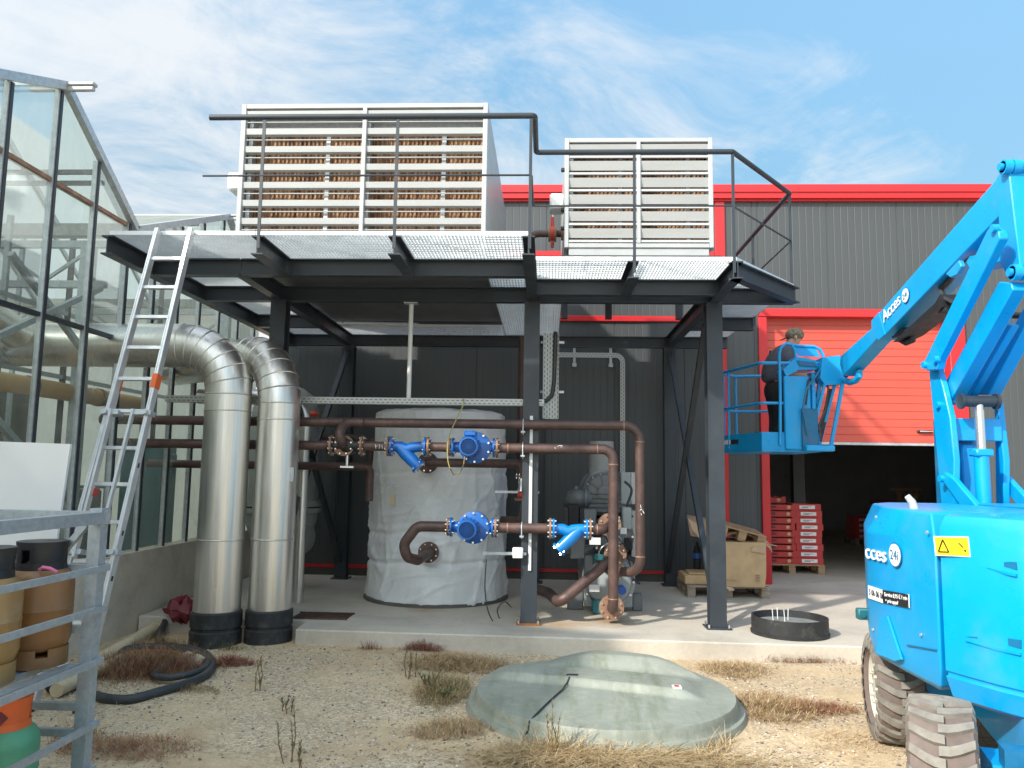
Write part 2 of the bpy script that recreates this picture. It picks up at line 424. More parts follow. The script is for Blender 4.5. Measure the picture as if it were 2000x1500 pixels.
def concrete(name, c, stain=(.3, .17, .07), sc=1.0, rust=()):
    mt, nt, b = nodes(name)
    a = noise(nt, 1.1 * sc, 8, .62, 'World', dist=.4); g = noise(nt, 26 * sc, 6, .6, 'World'); st = noise(nt, .75 * sc, 5, .6, 'World', (1, 1.8, 1), .6)
    col = ramp(nt, a, [(.28, [q * .74 for q in c]), (.5, c), (.72, [min(1, q * 1.14) for q in c])])
    col = mixc(nt, ramp(nt, st, [(.55, (0, 0, 0)), (.75, (.4, .4, .4))]), col, stain)
    for sp_, rr_ in rust:
        vd = nt.nodes.new('ShaderNodeVectorMath'); vd.operation = 'DISTANCE'; lk(nt, nt.nodes.new('ShaderNodeNewGeometry').outputs['Position'], vd.inputs[0]); vd.inputs[1].default_value = sp_
        ma = nt.nodes.new('ShaderNodeMath'); ma.operation = 'MULTIPLY_ADD'; lk(nt, noise(nt, 3.5, 6, .65, 'World', (1, 2.2, 1), .5), ma.inputs[0]); ma.inputs[1].default_value = rr_ * 1.6; lk(nt, vd.outputs['Value'], ma.inputs[2])
        dv = nt.nodes.new('ShaderNodeMath'); dv.operation = 'DIVIDE'; lk(nt, ma.outputs[0], dv.inputs[0]); dv.inputs[1].default_value = rr_ * 2
        col = mixc(nt, ramp(nt, dv.outputs[0], [(.35, (.75,) * 3), (.85, (0, 0, 0))]), col, (.42, .25, .1))
    col = mixc(nt, .25, col, ramp(nt, g, [(.3, (.5,) * 3), (.7, (1,) * 3)]), 'MULTIPLY')
    lk(nt, col, b.inputs['Base Color']); b.inputs['Roughness'].default_value = .8
    bump(nt, b, mixc(nt, .5, a, g), .25, .006); return mt
M['conc'] = concrete('slab_concrete', (.53, .475, .395), (.42, .3, .18), rust=(((.15, 8.0, .15), .38), ((.62, 8.25, .15), .42), ((-1.3, 8.7, .15), .3)))
M['wallconc'] = concrete('stained_wall_concrete', (.66, .59, .48), (.3, .23, .15), 1.6)
M['kerb'] = concrete('dark_kerb', (.1, .095, .08), (.06, .05, .04), 2)

def gravel():
    mt, nt, b = nodes('gravel_and_sand')
    pos = nt.nodes.new('ShaderNodeNewGeometry').outputs['Position']
    v1 = nt.nodes.new('ShaderNodeTexVoronoi'); v1.inputs['Scale'].default_value = 62; lk(nt, pos, v1.inputs['Vector'])
    v2 = nt.nodes.new('ShaderNodeTexVoronoi'); v2.inputs['Scale'].default_value = 130; lk(nt, pos, v2.inputs['Vector'])
    sep = nt.nodes.new('ShaderNodeSeparateColor'); lk(nt, v1.outputs['Color'], sep.inputs[0])
    sep2 = nt.nodes.new('ShaderNodeSeparateColor'); lk(nt, v2.outputs['Color'], sep2.inputs[0])
    st1 = ramp(nt, sep.outputs[0], [(.05, (.13, .115, .1)), (.35, (.33, .27, .2)), (.7, (.5, .43, .33)), (.97, (.75, .7, .6))])
    st2 = ramp(nt, sep2.outputs[0], [(.05, (.2, .17, .14)), (.5, (.42, .34, .25)), (.95, (.62, .55, .45))])
    big = noise(nt, .8, 6, .6, 'World', dist=.5); med = noise(nt, 3.5, 6, .6, 'World')
    sand = ramp(nt, med, [(.3, (.4, .3, .19)), (.7, (.56, .45, .31))])
    stones = mixc(nt, .5, st1, st2)
    fac = ramp(nt, big, [(.42, (.2,) * 3), (.62, (.88,) * 3)])
    col = mixc(nt, fac, stones, sand)
    col = mixc(nt, .6, col, ramp(nt, noise(nt, .45, 4, .5, 'World'), [(.3, (.72, .68, .62)), (.7, (1, 1, 1))]), 'MULTIPLY')
    col = mixc(nt, 1.0, col, (1.2, 1.13, 1.0), 'MULTIPLY')
    lk(nt, col, b.inputs['Base Color']); b.inputs['Roughness'].default_value = .9
    h = mixc(nt, .4, v1.outputs['Distance'], v2.outputs['Distance'])
    bump(nt, b, mixc(nt, fac, h, med), .55, .012); return mt
M['gravel'] = gravel()

def wrap():
    mt, nt, b = nodes('wrinkled_grey_wrap')
    f1 = noise(nt, 1.6, 5, .55, 'Object', (1.3, 1.3, 2.0), 1.3); f2 = noise(nt, 6, 6, .6, 'Object', (1, 1, 1.5), 1.0); f3 = noise(nt, .9, 4, .5, 'Object', (2.5, 2.5, .5), .4)
    col = ramp(nt, mixc(nt, .5, f1, f3), [(.3, (.66, .675, .67)), (.7, (.82, .83, .82))])
    d = noise(nt, 2.6, 8, .7, 'Object', (1, 1, .5)); col = mixc(nt, ramp(nt, d, [(.56, (0, 0, 0)), (.8, (.45,) * 3)]), col, (.3, .24, .17))
    lk(nt, col, b.inputs['Base Color']); b.inputs['Roughness'].default_value = .38
    rg = nt.nodes.new('ShaderNodeMath'); rg.operation = 'ABSOLUTE'
    sb = nt.nodes.new('ShaderNodeMath'); sb.operation = 'SUBTRACT'; lk(nt, f2, sb.inputs[0]); sb.inputs[1].default_value = .5; lk(nt, sb.outputs[0], rg.inputs[0])
    bump(nt, b, mixc(nt, .55, f1, rg.outputs[0]), .7, .035); return mt
M['wrap'] = wrap()

def glass(name, tint_, dirt, gloss=.12):
    mt, nt, b = nodes(name); nt.nodes.remove(b)
    out = nt.nodes['Material Output']
    tr = nt.nodes.new('ShaderNodeBsdfTransparent'); tr.inputs[0].default_value = (*tint_, 1)
    gl = nt.nodes.new('ShaderNodeBsdfGlossy'); gl.inputs['Roughness'].default_value = .07; gl.inputs[0].default_value = (.9, .95, .95, 1)
    df = nt.nodes.new('ShaderNodeBsdfDiffuse'); df.inputs[0].default_value = (.52, .56, .52, 1)
    fr = nt.nodes.new('ShaderNodeFresnel'); fr.inputs[0].default_value = 1.5
    m1 = nt.nodes.new('ShaderNodeMixShader'); fs = nt.nodes.new('ShaderNodeMath'); fs.operation = 'MULTIPLY'; fs.inputs[1].default_value = .45; lk(nt, fr.outputs[0], fs.inputs[0]); lk(nt, fs.outputs[0], m1.inputs[0]); lk(nt, tr.outputs[0], m1.inputs[1]); lk(nt, gl.outputs[0], m1.inputs[2])
    m2 = nt.nodes.new('ShaderNodeMixShader')
    f = noise(nt, 2.2, 8, .68, 'World', (1, 1, .6), .5)
    lk(nt, ramp(nt, f, [(.3, (min(.9, dirt * (.4 if dirt < .3 else 1.35)),) * 3), (.75, (min(.97, dirt * 1.8),) * 3)]), m2.inputs[0])
    tl_ = nt.nodes.new('ShaderNodeBsdfTranslucent'); tl_.inputs[0].default_value = (.86, .88, .82, 1)
    m3 = nt.nodes.new('ShaderNodeMixShader'); m3.inputs[0].default_value = .66; lk(nt, df.outputs[0], m3.inputs[1]); lk(nt, tl_.outputs[0], m3.inputs[2])
    lk(nt, m1.outputs[0], m2.inputs[1]); lk(nt, m3.outputs[0], m2.inputs[2]); lk(nt, m2.outputs[0], out.inputs['Surface'])
    return mt
M['glass'] = glass('greenhouse_glass', (.84, .91, .88), .2)
M['roofglass'] = glass('whitened_roof_glass', (.7, .75, .72), .62)

def tray_mat():
    mt, nt, b = nodes('perforated_tray')
    t = nt.nodes.new('ShaderNodeTexCoord'); br = nt.nodes.new('ShaderNodeTexBrick')
    mp = nt.nodes.new('ShaderNodeMapping'); lk(nt, t.outputs['UV'], mp.inputs[0]); lk(nt, mp.outputs[0], br.inputs['Vector'])
    br.offset = .5
    br.inputs['Scale'].default_value = 1; br.inputs['Brick Width'].default_value = .05; br.inputs['Row Height'].default_value = .028
    br.inputs['Mortar Size'].default_value = .0105; br.inputs['Mortar Smooth'].default_value = .0
    br.inputs['Color1'].default_value = (.05, .055, .06, 1); br.inputs['Color2'].default_value = (.045, .05, .05, 1); br.inputs['Mortar'].default_value = (.5, .52, .5, 1)
    lk(nt, br.outputs['Color'], b.inputs['Base Color']); b.inputs['Roughness'].default_value = .5; b.inputs['Metallic'].default_value = .2
    return mt
M['tray'] = tray_mat()

def pad_mat():
    mt, nt, b = nodes('brown_cooling_pad')
    w = nt.nodes.new('ShaderNodeTexNoise'); f = noise(nt, 34, 2, .5, 'Object', (1, .2, .12)); g = noise(nt, 20, 5, .6)
    col = ramp(nt, f, [(.3, (.13, .06, .03)), (.5, (.36, .2, .11)), (.7, (.52, .34, .2))])
    col = mixc(nt, .4, col, ramp(nt, g, [(.3, (.6,) * 3), (.7, (1,) * 3)]), 'MULTIPLY')
    lk(nt, col, b.inputs['Base Color']); b.inputs['Roughness'].default_value = .9; return mt
M['pad'] = pad_mat()

def lid_mat():
    mt, nt, b = nodes('green_grey_fibreglass')
    f = noise(nt, 1.6, 6, .6, 'Object', None, .4); g = noise(nt, 7, 6, .7); s_ = noise(nt, 3, 6, .65, 'Object', (3, .5, 1), .2)
    col = ramp(nt, f, [(.3, (.2, .213, .172)), (.7, (.295, .312, .262))])
    col = mixc(nt, ramp(nt, g, [(.5, (0, 0, 0)), (.8, (.35,) * 3)]), col, (.38, .37, .3))
    col = mixc(nt, ramp(nt, s_, [(.5, (0, 0, 0)), (.7, (.6,) * 3)]), col, (.13, .15, .09))
    dst = noise(nt, 16, 6, .7); col = mixc(nt, ramp(nt, dst, [(.5, (0, 0, 0)), (.72, (.4,) * 3)]), col, (.42, .39, .31))
    lk(nt, col, b.inputs['Base Color']); b.inputs['Roughness'].default_value = .58
    bump(nt, b, mixc(nt, .5, g, dst), .14, .006); return mt
M['lid'] = lid_mat()
def grass_mat(name, a, bcol):
    mt, nt, b = nodes(name)
    oi = noise(nt, 14, 3, .6)
    lk(nt, ramp(nt, oi, [(.3, a), (.7, bcol)]), b.inputs['Base Color']); b.inputs['Roughness'].default_value = .8
    return mt
M['straw'] = grass_mat('straw', (.36, .25, .12), (.6, .46, .26))
M['drybrown'] = grass_mat('dry_brown_weed', (.14, .075, .035), (.32, .19, .09))
M['drytan'] = grass_mat('dry_tan_weed', (.26, .15, .06), (.46, .31, .15))
M['redweed'] = grass_mat('red_weed', (.2, .045, .04), (.34, .1, .07))
M['greenweed'] = grass_mat('green_weed', (.06, .1, .03), (.15, .19, .07))
# ================================================================== SETTING
def vnoise(x, y, s=1.0):
    """cheap smooth value noise"""
    def h(i, j):
        q = math.sin(i * 127.1 + j * 311.7 + s * 17.3) * 43758.5453
        return q - math.floor(q)
    i, j = math.floor(x), math.floor(y); u, w_ = x - i, y - j
    u = u * u * (3 - 2 * u); w_ = w_ * w_ * (3 - 2 * w_)
    return (h(i, j) * (1 - u) + h(i + 1, j) * u) * (1 - w_) + (h(i, j + 1) * (1 - u) + h(i + 1, j + 1) * u) * w_ - .5
def gz(x, y):
    if not (-6.5 < x < 6.5 and -.5 < y < 9.5): return 0
    e = min(1, (6.5 - abs(x)) / 1.5, (y + .5) / 1.5, (9.5 - y) / 1.5)
    return e * (vnoise(x * .9, y * .9) * .05 + vnoise(x * 3.1, y * 3.1, 2) * .02 + vnoise(x * 9, y * 9, 3) * .009) - .004
def ground():
    xs = [-160, -70, -30, -14, -8] + [-6.5 + .1 * i for i in range(131)] + [8, 14, 30, 70, 160]
    ys = [-160, -60, -20, -6] + [-.5 + .1 * i for i in range(101)] + [12, 20, 40, 90, 200]
    b = MB(); n = len(xs)
    b.add([(x, y, gz(x, y)) for y in ys for x in xs], [(j * n + i, j * n + i + 1, (j + 1) * n + i + 1, (j + 1) * n + i) for j in range(len(ys) - 1) for i in range(n - 1)])
    return tag(b.build('gravel_ground', M['gravel'], ang=180, origin=(0, 0, 0)), kind='structure')
ground()
b = MB()
sl = [(-4.1, 7.95), (-2.36, 7.93), (-2.34, 7.468), (.5, 7.386), (2.66, 7.324), (7, 7.2), (14, 7.0), (14, 24), (-4.1, 24)]
b.loft([[(x, y, -.3) for x, y in sl], [(x, y, .138) for x, y in sl], [(x, y + (.012 if y < 9 else 0), .15) for x, y in sl]])
tag(b.build('concrete_slab', M['conc'], smooth=False), kind='structure')

# ------------------------------------------------------------------ warehouse
YW = 11.3
wh = thing('warehouse', (2, YW, 0), 'anthracite metal clad warehouse with red trim and half raised red door', 'building')
def clad(x0, x1, z0, z1, y, name='wall'):
    b = MB(); pr = []; x = x0
    k = 0
    while x < x1 - .02:
        jn = (k % 10 == 0); d, w_ = (.007, .012) if jn else (.002, .008)
        pr += [(x, y), (x + .004, y + d), (x + .004 + w_, y + d), (x + .008 + w_, y)]
        x += .1; k += 1
    pr.append((x1, y)); pr.append((x1, y + .15)); pr.append((x0, y + .15))
    b.loft([[(p[0], p[1], z0) for p in pr], [(p[0], p[1], z1) for p in pr]])
    return b.build(name, M['clad'], wh, smooth=False)
clad(-4.05, 3.03, .3, 5.66, YW)
clad(3.03, 5.9, 4.04, 5.66, YW)
clad(5.9, 14, .3, 5.66, YW)
b = MB(); b.box((-4.05, YW - .02, .145), (3.03, YW + .14, .258)); b.box((5.9, YW - .02, .145), (14, YW + .14, .258))
b.build('plinth', M['kerb'], wh)
b = MB(); b.box((-4.05, YW - .045, .258), (3.0, YW + .03, .3)); b.box((5.92, YW - .045, .258), (14, YW + .03, .3))
b.build('base_flashing', M['red'], wh)
b = MB()
fp = [(0, 5.64), (-.05, 5.64), (-.05, 5.665), (-.1, 5.67), (-.105, 5.75), (-.125, 5.755), (-.125, 5.86), (-.11, 5.872), (.5, 5.88), (.5, 5.64)]
b.loft([[(x, YW + y, z) for y, z in fp] for x in (-4.12, 14.1)]); b.build('fascia', M['red'], wh, smooth=False)
for x0, x1, z0, z1 in ((2.42, 2.565, .3, 5.64),):
    b = MB(); b.box((x0, YW - .035, z0), (x1, YW + .02, z1), .008); b.build('corner_trim', M['red'], wh)
# two red flashings across the wall
for z in (3.84, 4.805): b = MB(); b.box((-3.3, YW - .04, z), (2.415, YW + .01, z + .085), .008); b.build('wall_flashing', M['red'], wh)
# door frame
b = MB(); b.box((3.02, YW - .05, .145), (3.135, YW + .2, 3.92), .006); b.build('door_jamb', M['red'], wh)
b = MB(); b.box((5.69, YW - .05, .145), (5.91, YW + .2, 3.92), .006); b.build('door_jamb', M['red'], wh)
b = MB(); b.box((3.02, YW - .06, 3.923), (5.91, YW + .2, 4.04), .006); b.build('door_head', M['red'], wh)
b = MB(); pr = []; z = 2.14
while z < 3.95:
    pr += [(0, z), (0, z + .098), (.007, z + .103), (.007, z + .11)]; z += .113
pr += [(0, 3.97), (.05, 3.97), (.05, 2.14)]
b.loft([[(x, YW + .11 + y, z) for y, z in pr] for x in (3.14, 5.685)])
door = b.build('sectional_door', M['door'], wh, smooth=False)
b = MB(); b.box((3.14, YW + .1, 2.1), (5.685, YW + .165, 2.138), .004); b.build('bottom_seal', M['galv'], door)
b = MB(); hp = at(1806, 843, Y=YW + .1); b.box((hp.x - .11, YW + .075, hp.z - .02), (hp.x + .11, YW + .108, hp.z + .02), .012); b.build('handle', M['blackplastic'], door)
b = MB(); b.box((hp.x - .08, YW + .06, hp.z - .008), (hp.x + .1, YW + .073, hp.z + .01), .004); b.build('handle_grip', M['chrome'], door)
# inside
b = MB(); b.box((2.9, 23, .15), (14, 23.1, 5.6)); b.box((2.6, YW + .3, .15), (2.7, 23, 5.6)); b.box((13.9, YW + .3, .15), (14, 23, 5.6)); b.build('interior_wall', M['interior'], wh)
b = MB(); b.box((-4.05, YW + .16, 5.6), (14, 24, 5.64)); b.build('roof', M['interior'], wh)
b = MB(); b.box((-4.05, YW + .16, .15), (-3.95, 24, 5.6)); b.build('wall', M['clad'], wh)
b = MB(); cx = at(1558, 950, Y=14.2).x; b.ibeam((cx, 14.2, .15), (cx, 14.2, 5.5), .2, .2, up=(0, 1, 0)); b.build('interior_column', M['steel'], wh)

# ------------------------------------------------------------------ greenhouse
GX = -4.18
gh = thing('greenhouse', (GX, 6.2, 0), 'old glass greenhouse with dark glazing bars on a stained concrete base wall', 'greenhouse')
PER = 3.47
valleys = [7.5 - PER * k for k in (3, 2, 1, 0)] + [7.5 + PER]
ridges = [6.233 - PER * k for k in (2, 1, 0)] + [9.7]
ZV, ZR = 4.0, 4.868
b = MB(); b.loft([[(x, y, z) for x, y in ((GX + .06, valleys[0]), (GX - .12, valleys[0]), (GX - .12, 11.2), (GX + .06, 11.2))] for z in (-.2, .79)]); b.build('base_wall', M['wallconc'], gh)
def topz(y):
    for i in range(4):
        if valleys[i] <= y <= valleys[i + 1]:
            r_ = ridges[i]
            return ZV + (ZR - ZV) * ((y - valleys[i]) / (r_ - valleys[i]) if y < r_ else (valleys[i + 1] - y) / (valleys[i + 1] - r_))
    return ZV
bars = [-2.2, -1.5, -.8, -.2, .4, 1.0, 1.6, 2.2, 2.8, 3.4, 4.1, 4.9, 5.6, 6.2, 6.81, 7.4, 7.95, 8.5, 9.05, 9.6, 10.2, 10.8]
for y in bars:
    b = MB(); b.box((GX - .03, y - .02, .79), (GX + .022, y + .012, topz(y) - .03)); 
    b.mat(1).box((GX - .03, y - .034, .79), (GX + .012, y - .0205, topz(y) - .03)); b.build('glazing_bar', [M['steel'], M['galv']], gh)
for ya, yb in zip(bars[8:], bars[9:]):
    for z0, z1 in ((.79, 2.86), (2.9, 4.02)):
        b = MB(); pts = [(GX - .012, ya, z0), (GX - .012, yb, z0)]
        if z0 > 1:
            pts.append((GX - .012, yb, topz(yb)))
            for k in list(ridges) + list(valleys):
                if ya < k < yb: pts.append((GX - .012, k, topz(k)))
            pts.append((GX - .012, ya, topz(ya)))
        else: pts += [(GX - .012, yb, z1), (GX - .012, ya, z1)]
        b.add(pts, [tuple(range(len(pts)))]); b.build('glass_pane', M['glass'], gh, smooth=False)
for z in (2.88, 4.03):
    b = MB(); b.box((GX - .05, bars[0], z - .018), (GX + .004, 10.9, z + .018)); b.build('horizontal_rail', M['steel'] if z < 3 else M['flange'], gh)
for i in range(4):
    for ya, yb in ((valleys[i], ridges[i]), (ridges[i], valleys[i + 1])):
        b = MB(); b.bar((GX + .02, ya, topz(ya) + .02), (GX + .02, yb, topz(yb) + .02), .06, .07); b.build('verge_rafter', M['galv'], gh)
        n = 5
        b = MB(); b.add([(GX, ya, topz(ya) + .03), (GX, yb, topz(yb) + .03), (-13, yb, topz(yb) + .03), (-13, ya, topz(ya) + .03)], [(0, 1, 2, 3)]); b.build('roof_glass', M['roofglass'], gh, smooth=False)
        for k in range(7):
            x = GX - .75 - k * .85
            b = MB(); b.bar((x, ya, topz(ya) - .01), (x, yb, topz(yb) - .01), .035, .05); b.build('rafter', M['galv'], gh)
    b = MB(); b.box((-13, ridges[i] - .035, ZR + .012), (GX + .28, ridges[i] + .035, ZR + .045), .008); b.box((-13, ridges[i] - .022, ZR - .03), (GX + .27, ridges[i] + .022, ZR + .0115), .008); b.build('ridge_cap', M['alu'], gh)
for i, y in enumerate(valleys):
    b = MB(); b.prism([(GX - .06, y - .1, ZV + .05), (GX - .06, y - .06, ZV - .06), (GX - .06, y + .06, ZV - .06), (GX - .06, y + .1, ZV + .05)], (-8.8, 0, 0)); b.build('gutter', M['galv'], gh)
    if i < 1: continue
    # lattice girder below the gutter, posts and braces
    yy = min(y, 10.9)
    for z in (3.86, 3.45):
        b = MB(); b.box((-12.5, yy - .03, z - .035), (GX - .25, yy + .03, z + .035)); b.build('girder_chord', M['rack'], gh)
    for k in range(8):
        x = GX - .4 - k
        b = MB(); b.bar((x, yy, 3.83), (x - .5, yy, 3.48), .03, .03); b.bar((x - .5, yy, 3.48), (x - 1, yy, 3.83), .03, .03); b.build('girder_lattice', M['rack'], gh)
    for x in (GX - .45, GX - 4.5):
        b = MB(); b.box((x - .06, yy - .05, 0), (x + .06, yy + .05, 3.86)); b.build('post', M['rack'], gh)
for p0, p1 in (((-4.45, 7.45, 3.4), (-4.45, 4.2, 1.7)), ((-4.5, 6.2, 3.4), (-4.5, 7.4, 2.7)), ((-4.45, 4.1, 3.3), (-4.45, 7.4, 1.2))):
    b = MB(); b.bar(p0, p1, .05, .05); b.build('brace', M['rack'], gh)
b = MB(); b.add([(-13, -3, 0), (-13, 11, 0), (-13, 11, 4), (-13, -3, 4)], [(0, 1, 2, 3)]); b.build('end_glass', M['roofglass'], gh, smooth=False)
b = MB(); b.add([(-13, 11, .1), (GX, 11, .1), (GX, 11, 4), (-13, 11, 4)], [(0, 1, 2, 3)]); b.build('end_glass', M['roofglass'], gh, smooth=False)
# inner glazing frames
for X_ in (-5.3, -6.6):
    for k in range(12):
        y = -.9 + k * 1.02; b = MB(); b.box((X_ - .025, y - .02, .1), (X_ + .025, y + .02, max(3.4, topz(y) - .08))); b.build('inner_bar', M['steel'] if k % 2 else M['rack'], gh)
    for z in (1.4, 2.6, 3.3): b = MB(); b.box((X_ - .02, -1, z - .022), (X_ + .02, 10.7, z + .022)); b.build('inner_rail', M['rack'], gh)
for y in (4.95, 5.6, 6.9, 7.0, 8.2, 9.0): b = MB(); b.box((-12.5, y - .018, topz(y) - .05), (GX - .05, y + .018, topz(y) - .01)); b.build('purlin', M['steel'], gh)
# things inside the greenhouse
b = MB(); b.loft([[(-7.6 + .12 * math.sin(y * 3.1) + .05 * math.sin(y * 11), y, z) for y in [-3 + .1 * k for k in range(141)]] for z in (.0, .6, 1.3, 2.0, 2.75)], cap=False, closed=False); b.build('dark_backdrop', paint('dark_backdrop_paint', (.06, .058, .042), .9, var=.6, scale=2.2, dirt=(.2, .19, .15), dirt_amt=.5), gh)  # added dark sheet standing in for the dim depth of the greenhouse
b = MB(); b.tube([(-4.75, 5.0, 2.36), (-4.72, 7.7, 2.36), (-4.72, 8.9, 2.36)], .085, 18); b.mat(1)
for y in (5.8, 6.9, 8.0): b.cyl((-4.72, y - .03, 2.36), (-4.72, y + .03, 2.36), .095)
tag(b.build('orange_pipe', [M['orangepipe'], M['drybrown']]), 'thick orange pipe running behind the greenhouse glass', 'pipe')
b = MB(); b.tube([(-4.75, 5.3, 3.12), (-4.95, 6.2, 3.05), (-5.1, 7.2, 2.9)], .15, 22); tag(b.build('insulated_pipe', M['duct']), 'short dull metal pipe with a round end high behind the greenhouse glass', 'pipe')
for i, (x, y, sx_, sy_, h, mt, lb) in enumerate(((-5.6, 5.2, .8, .9, 1.5, 'interior', 'dark grey cabinet inside the greenhouse behind the white board'), (-5.9, 6.6, 1.2, .8, 1.9, 'pipe', 'brown machine box inside the greenhouse behind the ladder'), (-5.2, 8.1, .7, .7, 1.4, 'chill', 'dark machine box inside the greenhouse left of the first duct'), (-4.8, 9.3, .5, .4, 1.9, 'teal', 'teal cabinet inside the greenhouse beside the first duct'))):
    t = thing('machine_cabinet', (x, y, 0), lb, 'cabinet'); 
    b = MB(); b.box((x - sx_ / 2, y - sy_ / 2, 0.05), (x + sx_ / 2, y + sy_ / 2, h), .03); b.build('casing', M[mt], t)
    b = MB(); b.box((x + sx_ / 2 + .002, y - sy_ * .4, .15), (x + sx_ / 2 + .02, y + sy_ * .4, h - .1), .008); b.build('door', M[mt], t)
    b = MB(); b.box((x + sx_ / 2 + .021, y - sy_ * .33, h * .5), (x + sx_ / 2 + .04, y - sy_ * .28, h * .6), .004); b.build('handle', M['chrome'], t)

# ------------------------------------------------------------------ steel platform
ZB, ZT = 3.40, 3.56
YF, YC, YB = 6.95, 8.03, 10.95
pf = thing('steel_platform', (-.2, YC, .15), 'black steel gantry with mesh walkways carrying two louvred cooling units', 'platform')
XL, XC, XR = -2.83, -.17, 1.69
def beam(p0, p1, w=.1, h=.16):
    b = MB(); b.ibeam(p0, p1, w, h); return b.build('beam', M['steel'], pf)
zc = (ZB + ZT) / 2
for x, z1 in ((XL, ZB), (XC, ZB), (XR, ZB)):
    b = MB(); b.ibeam((x, YC, .165), (x, YC, z1), .16, .16, .012, .009, up=(0, 1, 0)); c = b.build('column', M['steel'], pf)
    b = MB(); b.box((x - .12, YC - .12, .15), (x + .12, YC + .12, .165), .003)
    b.mat(1)
    for sx_ in (-1, 1):
        for sy_ in (-1, 1): b.cyl((x + sx_ * .095, YC + sy_ * .095, .165), (x + sx_ * .095, YC + sy_ * .095, .195), .012, 6)
    b.build('base_plate', [M['rustplate'] if x == XC else M['steel'], M['chrome']], c)
    b = MB(); b.ibeam((x, YB, .165), (x, YB, ZB), .16, .16, up=(0, 1, 0)); c = b.build('column', M['steel'], pf)
    b = MB(); b.box((x - .12, YB - .12, .15), (x + .12, YB + .12, .165), .003); b.build('base_plate', M['steel'], c)
for x, y0 in ((-3.68, 6.2), (XL, YF), (XC, 6.2), (XR, YF)): beam((x, y0, zc), (x, YB + .1, zc))
for x in (-2.41, -1.27): beam((x, 6.2, zc), (x, YF - .06, zc))
beam((.76, YF, zc), (.76, 7.62, zc))
def xbeam(y, x0, x1): 
    xs = [x0] + [x for x in (-3.68, XL, XC, XR) if x0 + .06 < x < x1 - .06] + [x1]
    for a, c in zip(xs, xs[1:]): beam((a + .007, y, zc), (c - .007, y, zc), .1, .155)
xbeam(YF, -3.68, XC); xbeam(7.68, XC, XR); xbeam(YC, -3.68, 2.52); xbeam(9.55, -3.68, XL); xbeam(9.55, XR, 2.5); xbeam(YB, -3.68, 2.5)
beam((1.66, 6.98, zc), (2.52, 8.0, zc))
for p0, p1 in (((XL, YB - .12, 3.3), (XL, YC + .1, .5)), ((XL, YB - .1, .4), (XL, YC + .14, 2.9)), ((XR, YB - .12, 3.3), (XR, YC + .1, .35)), ((XR - .05, YB - .1, .35), (XR - .05, YC + .14, 3.2))):
    b = MB(); b.bar(p0, p1, .06, .06); b.build('brace', M['steel'], pf)
def grate(poly, name='grating'):
    """open bar grating over a convex polygon at the top of the beams"""
    xs = [p[0] for p in poly]; ys = [p[1] for p in poly]; b = MB(); n = len(poly)
    def clip(axis, v):
        hit = []
        for i in range(n):
            p, q = poly[i], poly[(i + 1) % n]
            if (p[axis] - v) * (q[axis] - v) < 0:
                t = (v - p[axis]) / (q[axis] - p[axis]); hit.append(p[1 - axis] + t * (q[1 - axis] - p[1 - axis]))
        return sorted(hit)
    x = min(xs) + .02
    while x < max(xs) - .005:
        h = clip(0, x)
        if len(h) == 2: b.box((x - .0016, h[0], ZT + .002), (x + .0016, h[1], ZT + .032))
        x += .03
    y = min(ys) + .03
    while y < max(ys) - .005:
        h = clip(1, y)
        if len(h) == 2: b.box((h[0], y - .003, ZT + .02), (h[1], y + .003, ZT + .0335))
        y += .072
    for i in range(n):
        p, q = poly[i], poly[(i + 1) % n]; b.bar((*p, ZT + .019), (*q, ZT + .019), .004, .034)
    return b.build(name, M['grating'], pf, smooth=False)
g0 = 6.2
for a, c in ((-3.66, -2.43), (-2.42, -1.28), (-1.27, -.15)): grate([(a, g0), (c, g0), (c, 7.1), (a, 7.1)])
grate([(-3.66, 7.11), (-2.98, 7.11), (-2.98, 9.5), (-3.66, 9.5)]); grate([(-3.66, 9.51), (-2.85, 9.51), (-2.85, 11), (-3.66, 11)])
grate([(-.6, 7.11), (-.15, 7.11), (-.15, 10.9), (-.6, 10.9)]); grate([(-2.84, 10.3), (-.61, 10.3), (-.61, 10.95), (-2.84, 10.95)])
grate([(-.14, YF), (.75, YF), (.75, 7.95), (-.14, 7.95)]); grate([(.76, YF), (1.68, YF), (1.68, 7.95), (.76, 7.95)])
grate([(1.69, YF + .02), (2.5, 7.97), (1.69, 7.97)]); grate([(1.69, 7.98), (2.5, 7.98), (2.5, 11), (1.69, 11)])
grate([(-.14, 7.96), (.14, 7.96), (.14, 10.9), (-.14, 10.9)])
# handrail
b = MB(); hz_ = 4.58
b.tube(fillet([(-2.87, g0, hz_), (-.13, g0, hz_), (-.13, YF, hz_), (1.66, YF, hz_), (2.5, 8.03, hz_), (2.5, 11.1, hz_)], .03, 4), .0245, 12)
hr = b.build('handrail', M['steel'], pf)
b = MB(); b.tube(fillet([(-2.9, g0, 4.07), (-.15, g0, 4.07), (-.15, YF, 4.07), (1.65, YF, 4.07), (2.5, 8.03, 4.07), (2.5, 11.1, 4.07)], .02, 3), .009, 8); b.build('mid_rail', M['steel'], hr)
for x, y in ((-2.4, g0), (-1.27, g0), (-.16, g0), (.77, YF), (1.66, YF), (2.5, 8.03), (2.5, 9.5), (2.5, 11)):
    b = MB(); b.box((x - .013, y - .006, 3.45), (x + .013, y + .006, hz_ - .02)); b.build('post', M['steel'], hr)

